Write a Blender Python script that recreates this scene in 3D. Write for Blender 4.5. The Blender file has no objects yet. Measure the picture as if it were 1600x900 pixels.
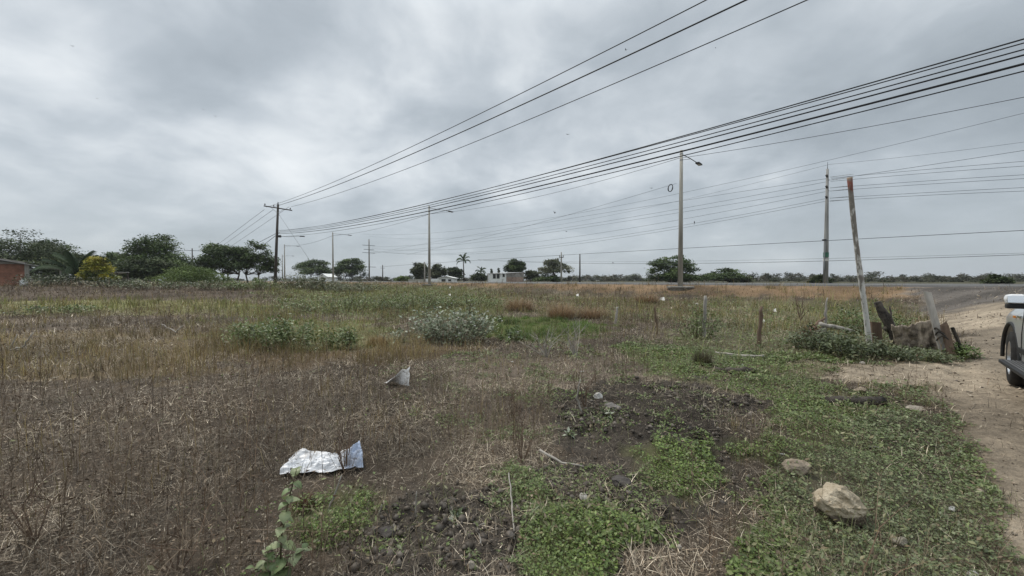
import bpy, bmesh, math, random
import numpy as np
from mathutils import Vector, Matrix

# ------------------------------------------------------------------ camera, world, sun, exposure
scene = bpy.context.scene
COL = scene.collection
EYE = 1.5
FPX = 610.0
PITCH = math.atan(12.0 / FPX)
cam_data = bpy.data.cameras.new('camera')
cam_data.sensor_width = 36.0
cam_data.lens = FPX / 1600.0 * 36.0
cam_data.clip_start = 0.05
cam_data.clip_end = 8000.0
cam = bpy.data.objects.new('camera', cam_data)
cam.location = (0, 0, EYE)
cam.rotation_euler = (math.radians(90) - PITCH, 0, 0)
COL.objects.link(cam)
scene.camera = cam
scene.view_settings.view_transform = 'Standard'
scene.view_settings.look = 'None'
scene.view_settings.exposure = 0.40
scene.view_settings.gamma = 1.0
scene.view_settings.use_curve_mapping = False
scene.cycles.max_bounces = 5
scene.cycles.diffuse_bounces = 2
scene.cycles.glossy_bounces = 3
scene.cycles.transmission_bounces = 3
scene.cycles.volume_bounces = 0

SUN_EL, SUN_AZ = math.radians(58), math.radians(-50)      # azimuth from +Y towards +X


def pix_dir(px, py):
    x = (px - 800.0) / FPX
    y = (450.0 - py) / FPX
    c, s = math.cos(PITCH), math.sin(PITCH)
    return np.array([x, c + y * s, y * c - s])


class NT:
    """small helper for node trees"""
    def __init__(self, tree):
        self.t = tree
        self.n = tree.nodes
        self.l = tree.links

    def node(self, typ, **kw):
        nd = self.n.new(typ)
        for k, v in kw.items():
            if k.startswith('i_'):
                nd.inputs[k[2:].replace('_', ' ')].default_value = v
            else:
                setattr(nd, k, v)
        return nd

    def link(self, a, b):
        self.l.new(a, b)

    def math(self, op, a, b=None, clamp=False):
        nd = self.n.new('ShaderNodeMath')
        nd.operation = op
        nd.use_clamp = clamp
        for i, v in enumerate((a, b)):
            if v is None:
                continue
            if isinstance(v, (int, float)):
                nd.inputs[i].default_value = v
            else:
                self.l.new(v, nd.inputs[i])
        return nd.outputs[0]

    def mix(self, fac, a, b, blend='MIX'):
        nd = self.n.new('ShaderNodeMix')
        nd.data_type = 'RGBA'
        nd.blend_type = blend
        nd.clamp_factor = True
        for idx, v in ((0, fac), (6, a), (7, b)):
            if isinstance(v, (int, float)):
                nd.inputs[idx].default_value = v
            elif isinstance(v, (tuple, list)):
                nd.inputs[idx].default_value = tuple(v) + (1.0,) if len(v) == 3 else tuple(v)
            else:
                self.l.new(v, nd.inputs[idx])
        return nd.outputs[2]

    def ramp(self, fac, stops):
        nd = self.n.new('ShaderNodeValToRGB')
        cr = nd.color_ramp
        while len(cr.elements) > 1:
            cr.elements.remove(cr.elements[-1])
        for i, (p, c) in enumerate(stops):
            e = cr.elements[0] if i == 0 else cr.elements.new(p)
            e.position = p
            e.color = tuple(c) + (1.0,)
        self.l.new(fac, nd.inputs[0])
        return nd.outputs[0]

    def noise(self, vec, scale, detail=5, rough=0.55, dist=0.0):
        nd = self.n.new('ShaderNodeTexNoise')
        nd.inputs['Scale'].default_value = scale
        nd.inputs['Detail'].default_value = detail
        nd.inputs['Roughness'].default_value = rough
        nd.inputs['Distortion'].default_value = dist
        if vec is not None:
            self.l.new(vec, nd.inputs['Vector'])
        return nd.outputs['Fac']


def build_world():
    w = bpy.data.worlds.new('World')
    scene.world = w
    w.use_nodes = True
    g = NT(w.node_tree)
    g.n.clear()
    tc = g.node('ShaderNodeTexCoord')
    sep = g.node('ShaderNodeSeparateXYZ')
    g.link(tc.outputs['Generated'], sep.inputs[0])
    x, y, z = sep.outputs
    zc = g.math('ADD', g.math('MAXIMUM', z, 0.0), 0.30)
    comb = g.node('ShaderNodeCombineXYZ')
    g.link(g.math('DIVIDE', x, zc), comb.inputs[0])
    g.link(g.math('DIVIDE', y, zc), comb.inputs[1])
    comb.inputs[2].default_value = 3.7
    uv = comb.outputs[0]
    n1 = g.noise(uv, 0.95, 6, 0.50, 0.6)          # big cloud masses
    n2 = g.noise(uv, 2.8, 5, 0.52, 0.4)           # billows
    n3 = g.noise(uv, 7.5, 5, 0.6, 0.6)          # wisps
    dens = g.math('ADD', g.math('ADD', g.math('MULTIPLY', n1, 0.62), g.math('MULTIPLY', n2, 0.36)), g.math('MULTIPLY', n3, 0.10))
    dens = g.math('ADD', g.math('MULTIPLY', g.math('SUBTRACT', dens, .54), 1.02), .480)
    # broad lighter and darker parts of the cloud deck (direction, width, gain)
    blobs = [(60, 110, 0.16, 0.085), (260, 190, 0.22, 0.05), (380, 245, 0.14, 0.035), (30, 60, 0.10, 0.03),
             (840, 90, 0.14, 0.085), (920, 200, 0.12, 0.05), (650, 285, 0.10, 0.045), (1030, 240, 0.10, 0.045),
             (800, 20, 0.22, 0.04), (580, 240, 0.10, 0.015),
             (230, 70, 0.15, -0.075), (480, 90, 0.20, -0.05), (120, 330, 0.14, -0.055), (640, 160, 0.15, -0.02),
             (1450, 160, 0.45, -0.055), (1250, 330, 0.30, -0.035), (1600, 60, 0.3, -0.04)]
    acc = dens
    for bx, by, bw, gain in blobs:
        d = pix_dir(bx, by)
        d = d / np.linalg.norm(d)
        dot = g.node('ShaderNodeVectorMath', operation='DISTANCE')
        nrm = g.node('ShaderNodeVectorMath', operation='NORMALIZE')
        g.link(tc.outputs['Generated'], nrm.inputs[0])
        # wobble the outline so the patch follows the billows
        off = g.node('ShaderNodeVectorMath', operation='SCALE')
        sub = g.node('ShaderNodeVectorMath', operation='SUBTRACT')
        tn = g.node('ShaderNodeTexNoise')
        tn.inputs['Scale'].default_value = 5.0
        tn.inputs['Detail'].default_value = 4
        g.link(nrm.outputs[0], tn.inputs['Vector'])
        g.link(tn.outputs['Color'], sub.inputs[0])
        sub.inputs[1].default_value = (0.5, 0.5, 0.5)
        g.link(sub.outputs[0], off.inputs[0])
        off.inputs['Scale'].default_value = 0.35
        ad = g.node('ShaderNodeVectorMath', operation='ADD')
        g.link(nrm.outputs[0], ad.inputs[0])
        g.link(off.outputs[0], ad.inputs[1])
        g.link(ad.outputs[0], dot.inputs[0])
        dot.inputs[1].default_value = tuple(d)
        q = g.math('DIVIDE', dot.outputs['Value'], bw)
        q = g.math('MULTIPLY', g.math('MULTIPLY', q, q), -1.0)
        q = g.math('MULTIPLY', g.math('POWER', 2.71828, q), gain * .75)
        acc = g.math('ADD', acc, q)
    colr = g.ramp(acc, [(0.30, (0.275, 0.31, 0.34)), (0.42, (0.355, 0.395, 0.43)), (0.50, (0.445, 0.485, 0.52)),
                        (0.59, (0.585, 0.62, 0.645)), (0.69, (0.73, 0.755, 0.765))])
    # the bottom of an overcast sky: even, blue grey; the zenith is brighter
    lowf = g.math('SUBTRACT', 1.0, g.math('MULTIPLY', g.math('MAXIMUM', z, 0.0), 4.2), clamp=True)
    colr = g.mix(g.math('MULTIPLY', lowf, 0.72), colr, (0.385, 0.43, 0.462))
    zen = g.math('MULTIPLY', g.math('SUBTRACT', z, 0.55), 2.6, clamp=True)
    zen = g.math('ADD', 1.0, g.math('MULTIPLY', zen, 1.0))
    bgc = g.node('ShaderNodeBackground')
    g.link(colr, bgc.inputs[0])
    g.link(zen, bgc.inputs[1])
    sky = g.node('ShaderNodeTexSky')
    sky.sky_type = 'NISHITA'
    sky.sun_disc = False
    sky.sun_elevation = SUN_EL
    sky.sun_rotation = SUN_AZ
    bgs = g.node('ShaderNodeBackground')
    g.link(sky.outputs[0], bgs.inputs[0])
    bgs.inputs[1].default_value = 0.08
    mx = g.node('ShaderNodeMixShader')
    mx.inputs[0].default_value = 0.93
    g.link(bgs.outputs[0], mx.inputs[1])
    g.link(bgc.outputs[0], mx.inputs[2])
    out = g.node('ShaderNodeOutputWorld')
    g.link(mx.outputs[0], out.inputs[0])


build_world()
sd = bpy.data.lights.new('sun', 'SUN')
sd.energy = 1.5
sd.angle = math.radians(12)
sd.color = (1.0, 0.93, 0.83)
sun = bpy.data.objects.new('sun', sd)
to_sun = Vector((math.sin(SUN_AZ) * math.cos(SUN_EL), math.cos(SUN_AZ) * math.cos(SUN_EL), math.sin(SUN_EL)))
sun.rotation_euler = (-to_sun).to_track_quat('-Z', 'Y').to_euler()
sun.location = (0, 0, 60)
COL.objects.link(sun)

# ------------------------------------------------------------------ numpy noise and terrain
rng = np.random.default_rng(7)
random.seed(7)


def _hash(ix, iy, seed):
    h = (ix.astype(np.int64) * 374761393 + iy.astype(np.int64) * 668265263 + seed * 974711) & 0xffffffff
    h = ((h ^ (h >> 13)) * 1274126177) & 0xffffffff
    h = h ^ (h >> 16)
    return (h & 0xffff) / 65535.0


def vnoise(x, y, seed=0):
    ix, iy = np.floor(x), np.floor(y)
    fx, fy = x - ix, y - iy
    fx = fx * fx * fx * (fx * (fx * 6 - 15) + 10)
    fy = fy * fy * fy * (fy * (fy * 6 - 15) + 10)
    a, b = _hash(ix, iy, seed), _hash(ix + 1, iy, seed)
    c, d = _hash(ix, iy + 1, seed), _hash(ix + 1, iy + 1, seed)
    return (a + (b - a) * fx) * (1 - fy) + (c + (d - c) * fx) * fy


def fbm(x, y, seed=0, octv=4, gain=0.5):
    s, a, n = 0.0, 1.0, 0.0
    for o in range(octv):
        s = s + a * vnoise(x * 2 ** o + 17.3 * o, y * 2 ** o - 9.1 * o, seed + o * 31)
        n += a
        a *= gain
    return s / n


def sst(a, b, x):
    t = np.clip((x - a) / (b - a), 0, 1)
    return t * t * (3 - 2 * t)


def cn(x, y, seed=0, octv=4, k=2.6):
    """fractal noise stretched to the whole range 0..1"""
    return np.clip((fbm(x, y, seed, octv) - .5) * k + .5, 0, 1)


RN = np.array([0.72, 0.694])            # away from the camera, across the road
RD = np.array([0.694, -0.72])           # along the road, towards the right
ROAD_V0, ROAD_V1, ROAD_Z = 31.0, 41.0, 1.23


def road_v(x, y):
    return x * RN[0] + y * RN[1]


def road_u(x, y):
    return x * RD[0] + y * RD[1]


def base_z(x, y):
    """large shape of the terrain: field, embankment, land beyond, ramp of the track"""
    r = np.hypot(x, y)
    v, u = road_v(x, y), road_u(x, y)
    z = 0.85 * sst(14, 66, r)
    emb = sst(24.6, 31.2, v) * 0.55 + np.clip((v - 24.6) / 6.4, 0, 1) * 0.45
    far = 1.0
    top = ROAD_Z - 0.05
    z = z + (top - z) * emb
    z = np.where(v > 42.5, top + (far - top) * sst(42.5, 50, v), z)
    # dirt track climbs to the road on the right
    tr = sst(-1.0, 2.5, u - 0.5) * sst(5.0, 8.5, x)
    ramp = top * sst(6.5, 29.5, v + 0.0) * 1.0
    z = np.where(v < 31.2, np.maximum(z, z + (ramp - z) * tr), z)
    return z


def ground_hit(px, py):
    """where the sight line of a photograph point meets the terrain"""
    d = pix_dir(px, py)
    t = 1.0
    for i in range(4000):
        p = np.array([0, 0, EYE]) + d * t
        if p[2] <= base_z(np.array(p[0]), np.array(p[1])):
            return p[0], p[1]
        t += 0.01 + t * 0.002
        if t > 900:
            break
    return p[0], p[1]


def at_depth(px, py, Y):
    d = pix_dir(px, py)
    t = Y / d[1]
    return np.array([0, 0, EYE]) + d * t


# ------------------------------------------------------------------ what grows where (a map of the field, in metres)
# components: soil rgb, litter, stems, ochre grass, yellow-green grass, leaf cover, bright grass, clods, grey leaf
F = dict(r=0, g=1, b=2, lit=3, stem=4, dry=5, yg=6, leaf=7, bg=8, clod=9, grey=10, track=11)
DEFAULT = np.array([0.088, 0.070, 0.053, 1.0, 0.85, 0.12, 0.0, 0.03, 0.0, 0.35, 0.2, 0.0])


def Zv(soil=None, **kw):
    d = dict(lit=0, stem=0, dry=0, yg=0, leaf=0, bg=0, clod=0.2, grey=0.2, track=0)
    d.update(kw)
    s = soil or (0.14, 0.11, 0.08)
    return np.array([s[0], s[1], s[2], d['lit'], d['stem'], d['dry'], d['yg'], d['leaf'], d['bg'], d['clod'], d['grey'], d['track']])


DARK = (0.066, 0.056, 0.046)
TAN = (0.355, 0.295, 0.222)
ZONES_PX = [
    # (polygon in photograph points, values, edge softness, wobble)
    ([(-500, 449), (430, 449), (430, 471), (-500, 475)], Zv((0.095, 0.074, 0.056), stem=1.0, lit=.3, dry=.10), 1, .5),
    ([(-500, 471), (300, 469), (480, 477), (600, 490), (350, 494), (-500, 494)], Zv((0.21, 0.20, 0.095), yg=1.2, dry=.35, lit=.2), 1, .5),
    ([(-500, 493), (350, 492), (390, 520), (-500, 526)], Zv((0.115, 0.090, 0.068), stem=.9, lit=.6, dry=.22), 1, .5),
    ([(-600, 524), (300, 517), (400, 530), (420, 552), (350, 580), (200, 592), (-600, 606)], Zv((0.14, 0.108, 0.066), dry=1.05, lit=.5, stem=.2), 1, .9),
    ([(340, 560), (560, 542), (720, 537), (800, 545), (700, 566), (400, 584)], Zv((0.125, 0.092, 0.058), dry=.95, lit=.6, stem=.3), 1, .8),
    ([(320, 503), (600, 498), (650, 536), (560, 545), (380, 550)], Zv((0.15, 0.14, 0.07), yg=.9, leaf=.5, dry=.3), 1, .4),
    ([(410, 449), (690, 446), (800, 458), (900, 470), (760, 502), (600, 500), (430, 494)], Zv((0.13, 0.12, 0.07), yg=.75, stem=.4, leaf=1.1, dry=.22), 1, .7),
    ([(760, 457), (1250, 464), (1270, 500), (1050, 505), (900, 500), (800, 492)], Zv((0.15, 0.12, 0.08), dry=.42, leaf=.75, stem=.4, yg=.32, lit=.3), 1, .7),
    ([(745, 497), (880, 497), (960, 508), (930, 525), (860, 536), (760, 524)], Zv((0.12, 0.13, 0.05), bg=1.0, yg=.3), 1, .3),
    ([(600, 575), (780, 545), (1000, 535), (1110, 555), (1010, 620), (900, 700), (700, 720)], Zv((0.125, 0.10, 0.078), lit=.75, stem=.28, leaf=.38, dry=.1, clod=.5, grey=.5), 1, .6),
    ([(980, 545), (1090, 505), (1250, 490), (1480, 535), (1512, 562), (1330, 578), (1280, 590), (1440, 622), (1530, 700), (1590, 790), (1600, 960),
      (1070, 960), (1140, 850), (1190, 760), (1205, 680), (1150, 620), (1020, 585)], Zv((0.13, 0.12, 0.07), leaf=1.0, yg=.06, lit=.3, grey=.35, clod=.3), 1, .45),
    ([(1290, 660), (1480, 640), (1590, 790), (1600, 960), (1250, 960), (1230, 760)], Zv((0.13, 0.12, 0.08), leaf=1.0, lit=.35, grey=.9, clod=.3), 1, .4),
    ([(880, 612), (1100, 592), (1195, 640), (1180, 745), (1120, 830), (1040, 880), (960, 960), (470, 960), (560, 830), (690, 770), (850, 700)],
     Zv(DARK, lit=.28, leaf=.30, stem=.08, clod=1.0, grey=.4), 1, .7),
    ([(1090, 463), (1455, 465), (1478, 505), (1300, 528), (1180, 522), (1090, 500)], Zv((0.135, 0.12, 0.07), leaf=.75, yg=.55, dry=.25, lit=.3, stem=.06, grey=.5), 1, .5),
    ([(1280, 575), (1480, 575), (1560, 650), (1620, 800), (1640, 960), (1560, 960), (1540, 760), (1470, 640)], Zv((0.16, 0.13, 0.085), leaf=.8, lit=.5, grey=.75, clod=.3), 1, .45),
    ([(975, 705), (1040, 695), (1115, 712), (1130, 740), (1070, 778), (1000, 748)], Zv((0.10, 0.10, 0.05), leaf=1.25, clod=.4, grey=.1), 1.6, .30),
    ([(1130, 690), (1200, 670), (1240, 700), (1190, 725), (1140, 720)], Zv((0.10, 0.10, 0.05), leaf=1.1, clod=.4, grey=.2), 1.6, .30),
    ([(820, 850), (900, 790), (1000, 805), (1025, 840), (960, 890), (900, 960), (790, 960)], Zv((0.10, 0.10, 0.05), leaf=1.25, clod=.4, grey=.15), 1.6, .30),
    ([(750, 745), (800, 722), (850, 742), (860, 790), (780, 800)], Zv((0.10, 0.10, 0.05), leaf=.95, clod=.5, grey=.25), 1.6, .32),
    ([(465, 800), (520, 772), (580, 782), (560, 830), (500, 860), (440, 850)], Zv((0.10, 0.10, 0.05), leaf=.9, lit=.3, clod=.5, grey=.25), 1.6, .32),
]
TRACK_PX = [(1438, 476), (1430, 462), (1416, 451), (1600, 447), (1800, 447), (2600, 560), (3400, 960), (1628, 960), (1588, 800), (1538, 690), (1456, 606), (1335, 597),
            (1285, 590), (1335, 579), (1500, 564), (1508, 548), (1476, 505)]


def to_world(poly):
    return np.array([ground_hit(px, py) for px, py in poly])


ZONES = [(to_world(p), v, s, w) for p, v, s, w in ZONES_PX]
TRACK_W = to_world(TRACK_PX)
RUT_W = to_world([(1790, 900), (1660, 650), (1590, 550), (1556, 497), (1545, 466)])


def poly_sd(P, x, y):
    """signed distance, positive inside"""
    d2 = np.full(x.shape, 1e18)
    inside = np.zeros(x.shape, bool)
    n = len(P)
    for i in range(n):
        ax, ay = P[i]
        bx, by = P[(i + 1) % n]
        ex, ey = bx - ax, by - ay
        wx, wy = x - ax, y - ay
        t = np.clip((wx * ex + wy * ey) / (ex * ex + ey * ey + 1e-12), 0, 1)
        d2 = np.minimum(d2, (wx - ex * t) ** 2 + (wy - ey * t) ** 2)
        c = ((ay <= y) & (by > y)) | ((by <= y) & (ay > y))
        xi = ax + (y - ay) / np.where(by == ay, 1e-9, by - ay) * ex
        inside ^= c & (x < xi)
    d = np.sqrt(d2)
    return np.where(inside, d, -d)


def line_dist(P, x, y):
    d2 = np.full(x.shape, 1e18)
    for i in range(len(P) - 1):
        (ax, ay), (bx, by) = P[i], P[i + 1]
        ex, ey = bx - ax, by - ay
        t = np.clip(((x - ax) * ex + (y - ay) * ey) / (ex * ex + ey * ey), 0, 1)
        d2 = np.minimum(d2, (x - ax - ex * t) ** 2 + (y - ay - ey * t) ** 2)
    return np.sqrt(d2)


def cover(x, y):
    x = np.asarray(x, float)
    y = np.asarray(y, float)
    r = np.hypot(x, y)
    out = np.repeat(DEFAULT[None, :], x.size, 0)
    wob = fbm(x * 1.3, y * 1.3, 5, 4) - 0.5
    wobf = fbm(x * 4.5, y * 4.5, 9, 4, .6) - 0.5
    k = np.clip(r / 6.0, 0.35, 4.0)
    # the far part of the field: dull scrub
    w = sst(28, 45, r)[:, None]
    out = out * (1 - w) + Zv((0.15, 0.13, 0.085), stem=.5, yg=.35, leaf=.5, dry=.3)[None, :] * w
    for P, v, s, wb in ZONES:
        sdv = poly_sd(P, x, y) + wob * wb * 2.6 * k + wobf * np.maximum(wb, .35) * 1.3 * k
        soft = 0.16 * s * k
        w = sst(-soft, soft, sdv)[:, None]
        out = out * (1 - w) + v[None, :] * w
    # embankment of the road: ochre soil with thin dry grass, land beyond
    v = road_v(x, y)
    w = (sst(26.4, 28.2, v + wob * 3.5))[:, None]
    emb = Zv((0.20, 0.135, 0.08), dry=.42, stem=.12, leaf=.12, yg=.08, clod=.9)
    out = out * (1 - w) + emb[None, :] * w
    w = sst(41.5, 44, v)[:, None]
    out = out * (1 - w) + Zv((0.075, 0.072, 0.042), dry=.3, yg=.3)[None, :] * w
    # dirt track
    sdv = poly_sd(TRACK_W, x, y) + wob * 0.45 * k + wobf * 0.30 * k
    soft = 0.10 * k
    w = sst(-soft, soft, sdv)
    w = np.where(v > 30.8, w * 0, w)
    tone = 1.0 + (fbm(x * .9, y * .9, 77, 4, .6) - .5) * 0.7 + (fbm(x * 9, y * 9, 79, 3, .6) - .5) * .5
    rut = np.exp(-((line_dist(RUT_W, x, y) - .74 + wob * .25) / .17) ** 2)
    tone = tone - .17 * rut * cn(x * .8, y * .8, 87, 3)
    tr = Zv(TAN, lit=.10, clod=.32, track=1.0)
    out = out * (1 - w[:, None]) + tr[None, :] * w[:, None]
    out[:, :3] *= (1 + (tone - 1) * w)[:, None]
    # dark gravel apron where the track meets the road
    ap = w * sst(20.8, 23.0, v + wob * 3.0)
    ta = .75 + .5 * cn(x * .5, y * .5, 83, 4)
    for q, vq in enumerate((.125, .112, .100)):
        out[:, q] += (vq * ta - out[:, q]) * ap
    return out


def detail_z(x, y, clod):
    r = np.hypot(x, y)
    near = 1 - sst(12, 30, r)
    und = (fbm(x * .5, y * .5, 21, 3) - .5) * 0.10
    b = np.abs(fbm(x * 4.2, y * 4.2, 33, 4, .55) - .5) * 2
    lump = (fbm(x * 7.5, y * 7.5, 41, 4, .6) - .5)
    micro = (fbm(x * 26, y * 26, 51, 2, .6) - .5)
    und_r = -.035 * np.exp(-((line_dist(RUT_W, x, y) - .74) / .16) ** 2)
    return und_r * near + und * (1 - sst(25, 40, r) * .3) * (road_v(x, y) < 30) + near * clod * (0.075 * (0.25 - b) + 0.12 * lump + 0.03 * micro)


def ground_z(x, y):
    x = np.atleast_1d(np.asarray(x, float))
    y = np.atleast_1d(np.asarray(y, float))
    c = cover(x, y)
    return base_z(x, y) + detail_z(x, y, c[:, F['clod']])


def gz(x, y):
    return float(ground_z(x, y)[0])


# ------------------------------------------------------------------ mesh helpers
def tag(o, label=None, cat=None, group=None, kind=None):
    if label:
        o['label'] = label
    if cat:
        o['category'] = cat
    if group:
        o['group'] = group
    if kind:
        o['kind'] = kind
    return o


def empty(name, loc, label=None, cat=None, group=None, rz=0.0):
    o = bpy.data.objects.new(name, None)
    o.location = loc
    o.rotation_euler = (0, 0, rz)
    COL.objects.link(o)
    return tag(o, label, cat, group)


def np_mesh(name, V, Fc, mat, col=None, parent=None, smooth=False):
    me = bpy.data.meshes.new(name)
    V = np.ascontiguousarray(V, dtype=np.float32)
    Fc = np.ascontiguousarray(Fc, dtype=np.int32)
    k = Fc.shape[1]
    me.vertices.add(len(V))
    me.vertices.foreach_set('co', V.ravel())
    me.loops.add(Fc.size)
    me.loops.foreach_set('vertex_index', Fc.ravel())
    me.polygons.add(len(Fc))
    me.polygons.foreach_set('loop_start', np.arange(0, Fc.size, k, dtype=np.int32))
    if smooth:
        me.polygons.foreach_set('use_smooth', np.ones(len(Fc), bool))
    me.update(calc_edges=True)
    if col is not None:
        a = me.color_attributes.new('Col', 'FLOAT_COLOR', 'POINT')
        c4 = np.ones((len(V), 4), np.float32)
        c4[:, :3] = col
        a.data.foreach_set('color', c4.ravel())
    if mat:
        me.materials.append(mat)
    o = bpy.data.objects.new(name, me)
    COL.objects.link(o)
    if parent is not None:
        o.parent = parent
    return o


class MB:
    """collects simple shapes and links them as one mesh object"""
    def __init__(self):
        self.v, self.f = [], []

    def add(self, vs, fs):
        b = len(self.v)
        self.v += [tuple(p) for p in vs]
        self.f += [tuple(i + b for i in q) for q in fs]

    def box(self, c, s, M=None):
        x, y, z = s[0] / 2, s[1] / 2, s[2] / 2
        vs = [Vector((sx * x, sy * y, sz * z)) for sz in (-1, 1) for sy in (-1, 1) for sx in (-1, 1)]
        if M is not None:
            vs = [M @ p for p in vs]
        vs = [p + Vector(c) for p in vs]
        self.add(vs, [(0, 2, 3, 1), (4, 5, 7, 6), (0, 1, 5, 4), (2, 6, 7, 3), (0, 4, 6, 2), (1, 3, 7, 5)])
        return self

    def tube(self, pts, rad, n=8, cap=True):
        pts = [Vector(p) for p in pts]
        if isinstance(rad, (int, float)):
            rad = [rad] * len(pts)
        rings = []
        up = None
        for i, p in enumerate(pts):
            d = (pts[min(i + 1, len(pts) - 1)] - pts[max(i - 1, 0)])
            d = d.normalized() if d.length > 1e-9 else Vector((0, 0, 1))
            if up is None:
                up = Vector((0, 0, 1)) if abs(d.z) < .9 else Vector((0, 1, 0))
            a = d.cross(up).normalized()
            up = a.cross(d).normalized()
            rings.append([p + (a * math.cos(2 * math.pi * k / n) + up * math.sin(2 * math.pi * k / n)) * rad[i] for k in range(n)])
        vs = [q for r in rings for q in r]
        fs = []
        for i in range(len(rings) - 1):
            for k in range(n):
                a, b = i * n + k, i * n + (k + 1) % n
                fs.append((a, a + n, b + n, b))
        if cap:
            fs.append(tuple(range(n)))
            fs.append(tuple((len(rings) - 1) * n + k for k in reversed(range(n))))
        self.add(vs, fs)
        return self

    def lathe(self, prof, c=(0, 0, 0), n=24, axis='Z'):
        vs = []
        for r, h in prof:
            for k in range(n):
                a = 2 * math.pi * k / n
                p = (r * math.cos(a), r * math.sin(a), h)
                if axis == 'Y':
                    p = (p[0], p[2], p[1])
                elif axis == 'X':
                    p = (p[2], p[0], p[1])
                vs.append((p[0] + c[0], p[1] + c[1], p[2] + c[2]))
        fs = []
        for i in range(len(prof) - 1):
            for k in range(n):
                a, b = i * n + k, i * n + (k + 1) % n
                fs.append((a, b, b + n, a + n))
        self.add(vs, fs)
        return self

    def build(self, name, mat, parent=None, smooth=False, bevel=0.0, M=None):
        me = bpy.data.meshes.new(name)
        vs = self.v if M is None else [tuple(M @ Vector(p)) for p in self.v]
        me.from_pydata(vs, [], self.f)
        bm = bmesh.new()
        bm.from_mesh(me)
        bmesh.ops.recalc_face_normals(bm, faces=bm.faces)
        if bevel > 0:
            ed = [e for e in bm.edges if len(e.link_faces) == 2 and e.calc_face_angle(0) > 0.5]
            bmesh.ops.bevel(bm, geom=ed, offset=bevel, segments=2, profile=.6, affect='EDGES')
        bm.to_mesh(me)
        bm.free()
        if smooth:
            for p in me.polygons:
                p.use_smooth = True
        me.materials.append(mat)
        o = bpy.data.objects.new(name, me)
        COL.objects.link(o)
        if parent is not None:
            o.parent = parent
        return o


# ------------------------------------------------------------------ materials
def new_mat(name):
    m = bpy.data.materials.new(name)
    m.use_nodes = True
    g = NT(m.node_tree)
    b = m.node_tree.nodes['Principled BSDF']
    return m, g, b


def coord(g, kind='Object'):
    return g.node('ShaderNodeTexCoord').outputs[kind]


def plain(name, col, rough=0.8, var=0.25, scale=6.0, metal=0.0, spec=0.3, bump=0.0, bscale=60.0, col2=None, streak=False):
    m, g, b = new_mat(name)
    vec = coord(g)
    if streak:
        mp = g.node('ShaderNodeMapping')
        mp.inputs['Scale'].default_value = (1, 1, 0.12)
        g.link(vec, mp.inputs[0])
        vec = mp.outputs[0]
    n = g.noise(vec, scale, 6, .6)
    f = g.ramp(n, [(0.32, (0, 0, 0)), (0.68, (1, 1, 1))])
    lo = tuple(c * (1 - var) for c in col)
    hi = tuple(min(1, c * (1 + var)) for c in (col2 or col))
    g.link(g.mix(f, lo, hi), b.inputs['Base Color'])
    b.inputs['Roughness'].default_value = rough
    b.inputs['Metallic'].default_value = metal
    b.inputs['Specular IOR Level'].default_value = spec
    if bump > 0:
        bn = g.node('ShaderNodeBump')
        bn.inputs['Strength'].default_value = bump
        bn.inputs['Distance'].default_value = 0.02
        g.link(g.noise(vec, bscale, 5, .65), bn.inputs['Height'])
        g.link(bn.outputs[0], b.inputs['Normal'])
    return m


def leafy(name, trans=0.25, rough=0.6, spec=0.25):
    """takes each leaf's or blade's own colour from the mesh"""
    m, g, b = new_mat(name)
    at = g.node('ShaderNodeAttribute', attribute_name='Col')
    g.link(at.outputs['Color'], b.inputs['Base Color'])
    b.inputs['Roughness'].default_value = rough
    b.inputs['Specular IOR Level'].default_value = spec
    if trans > 0:
        tr = g.node('ShaderNodeBsdfTranslucent')
        g.link(at.outputs['Color'], tr.inputs[0])
        mx = g.node('ShaderNodeMixShader')
        mx.inputs[0].default_value = trans
        g.link(b.outputs[0], mx.inputs[1])
        g.link(tr.outputs[0], mx.inputs[2])
        g.link(mx.outputs[0], m.node_tree.nodes['Material Output'].inputs[0])
    return m


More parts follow.
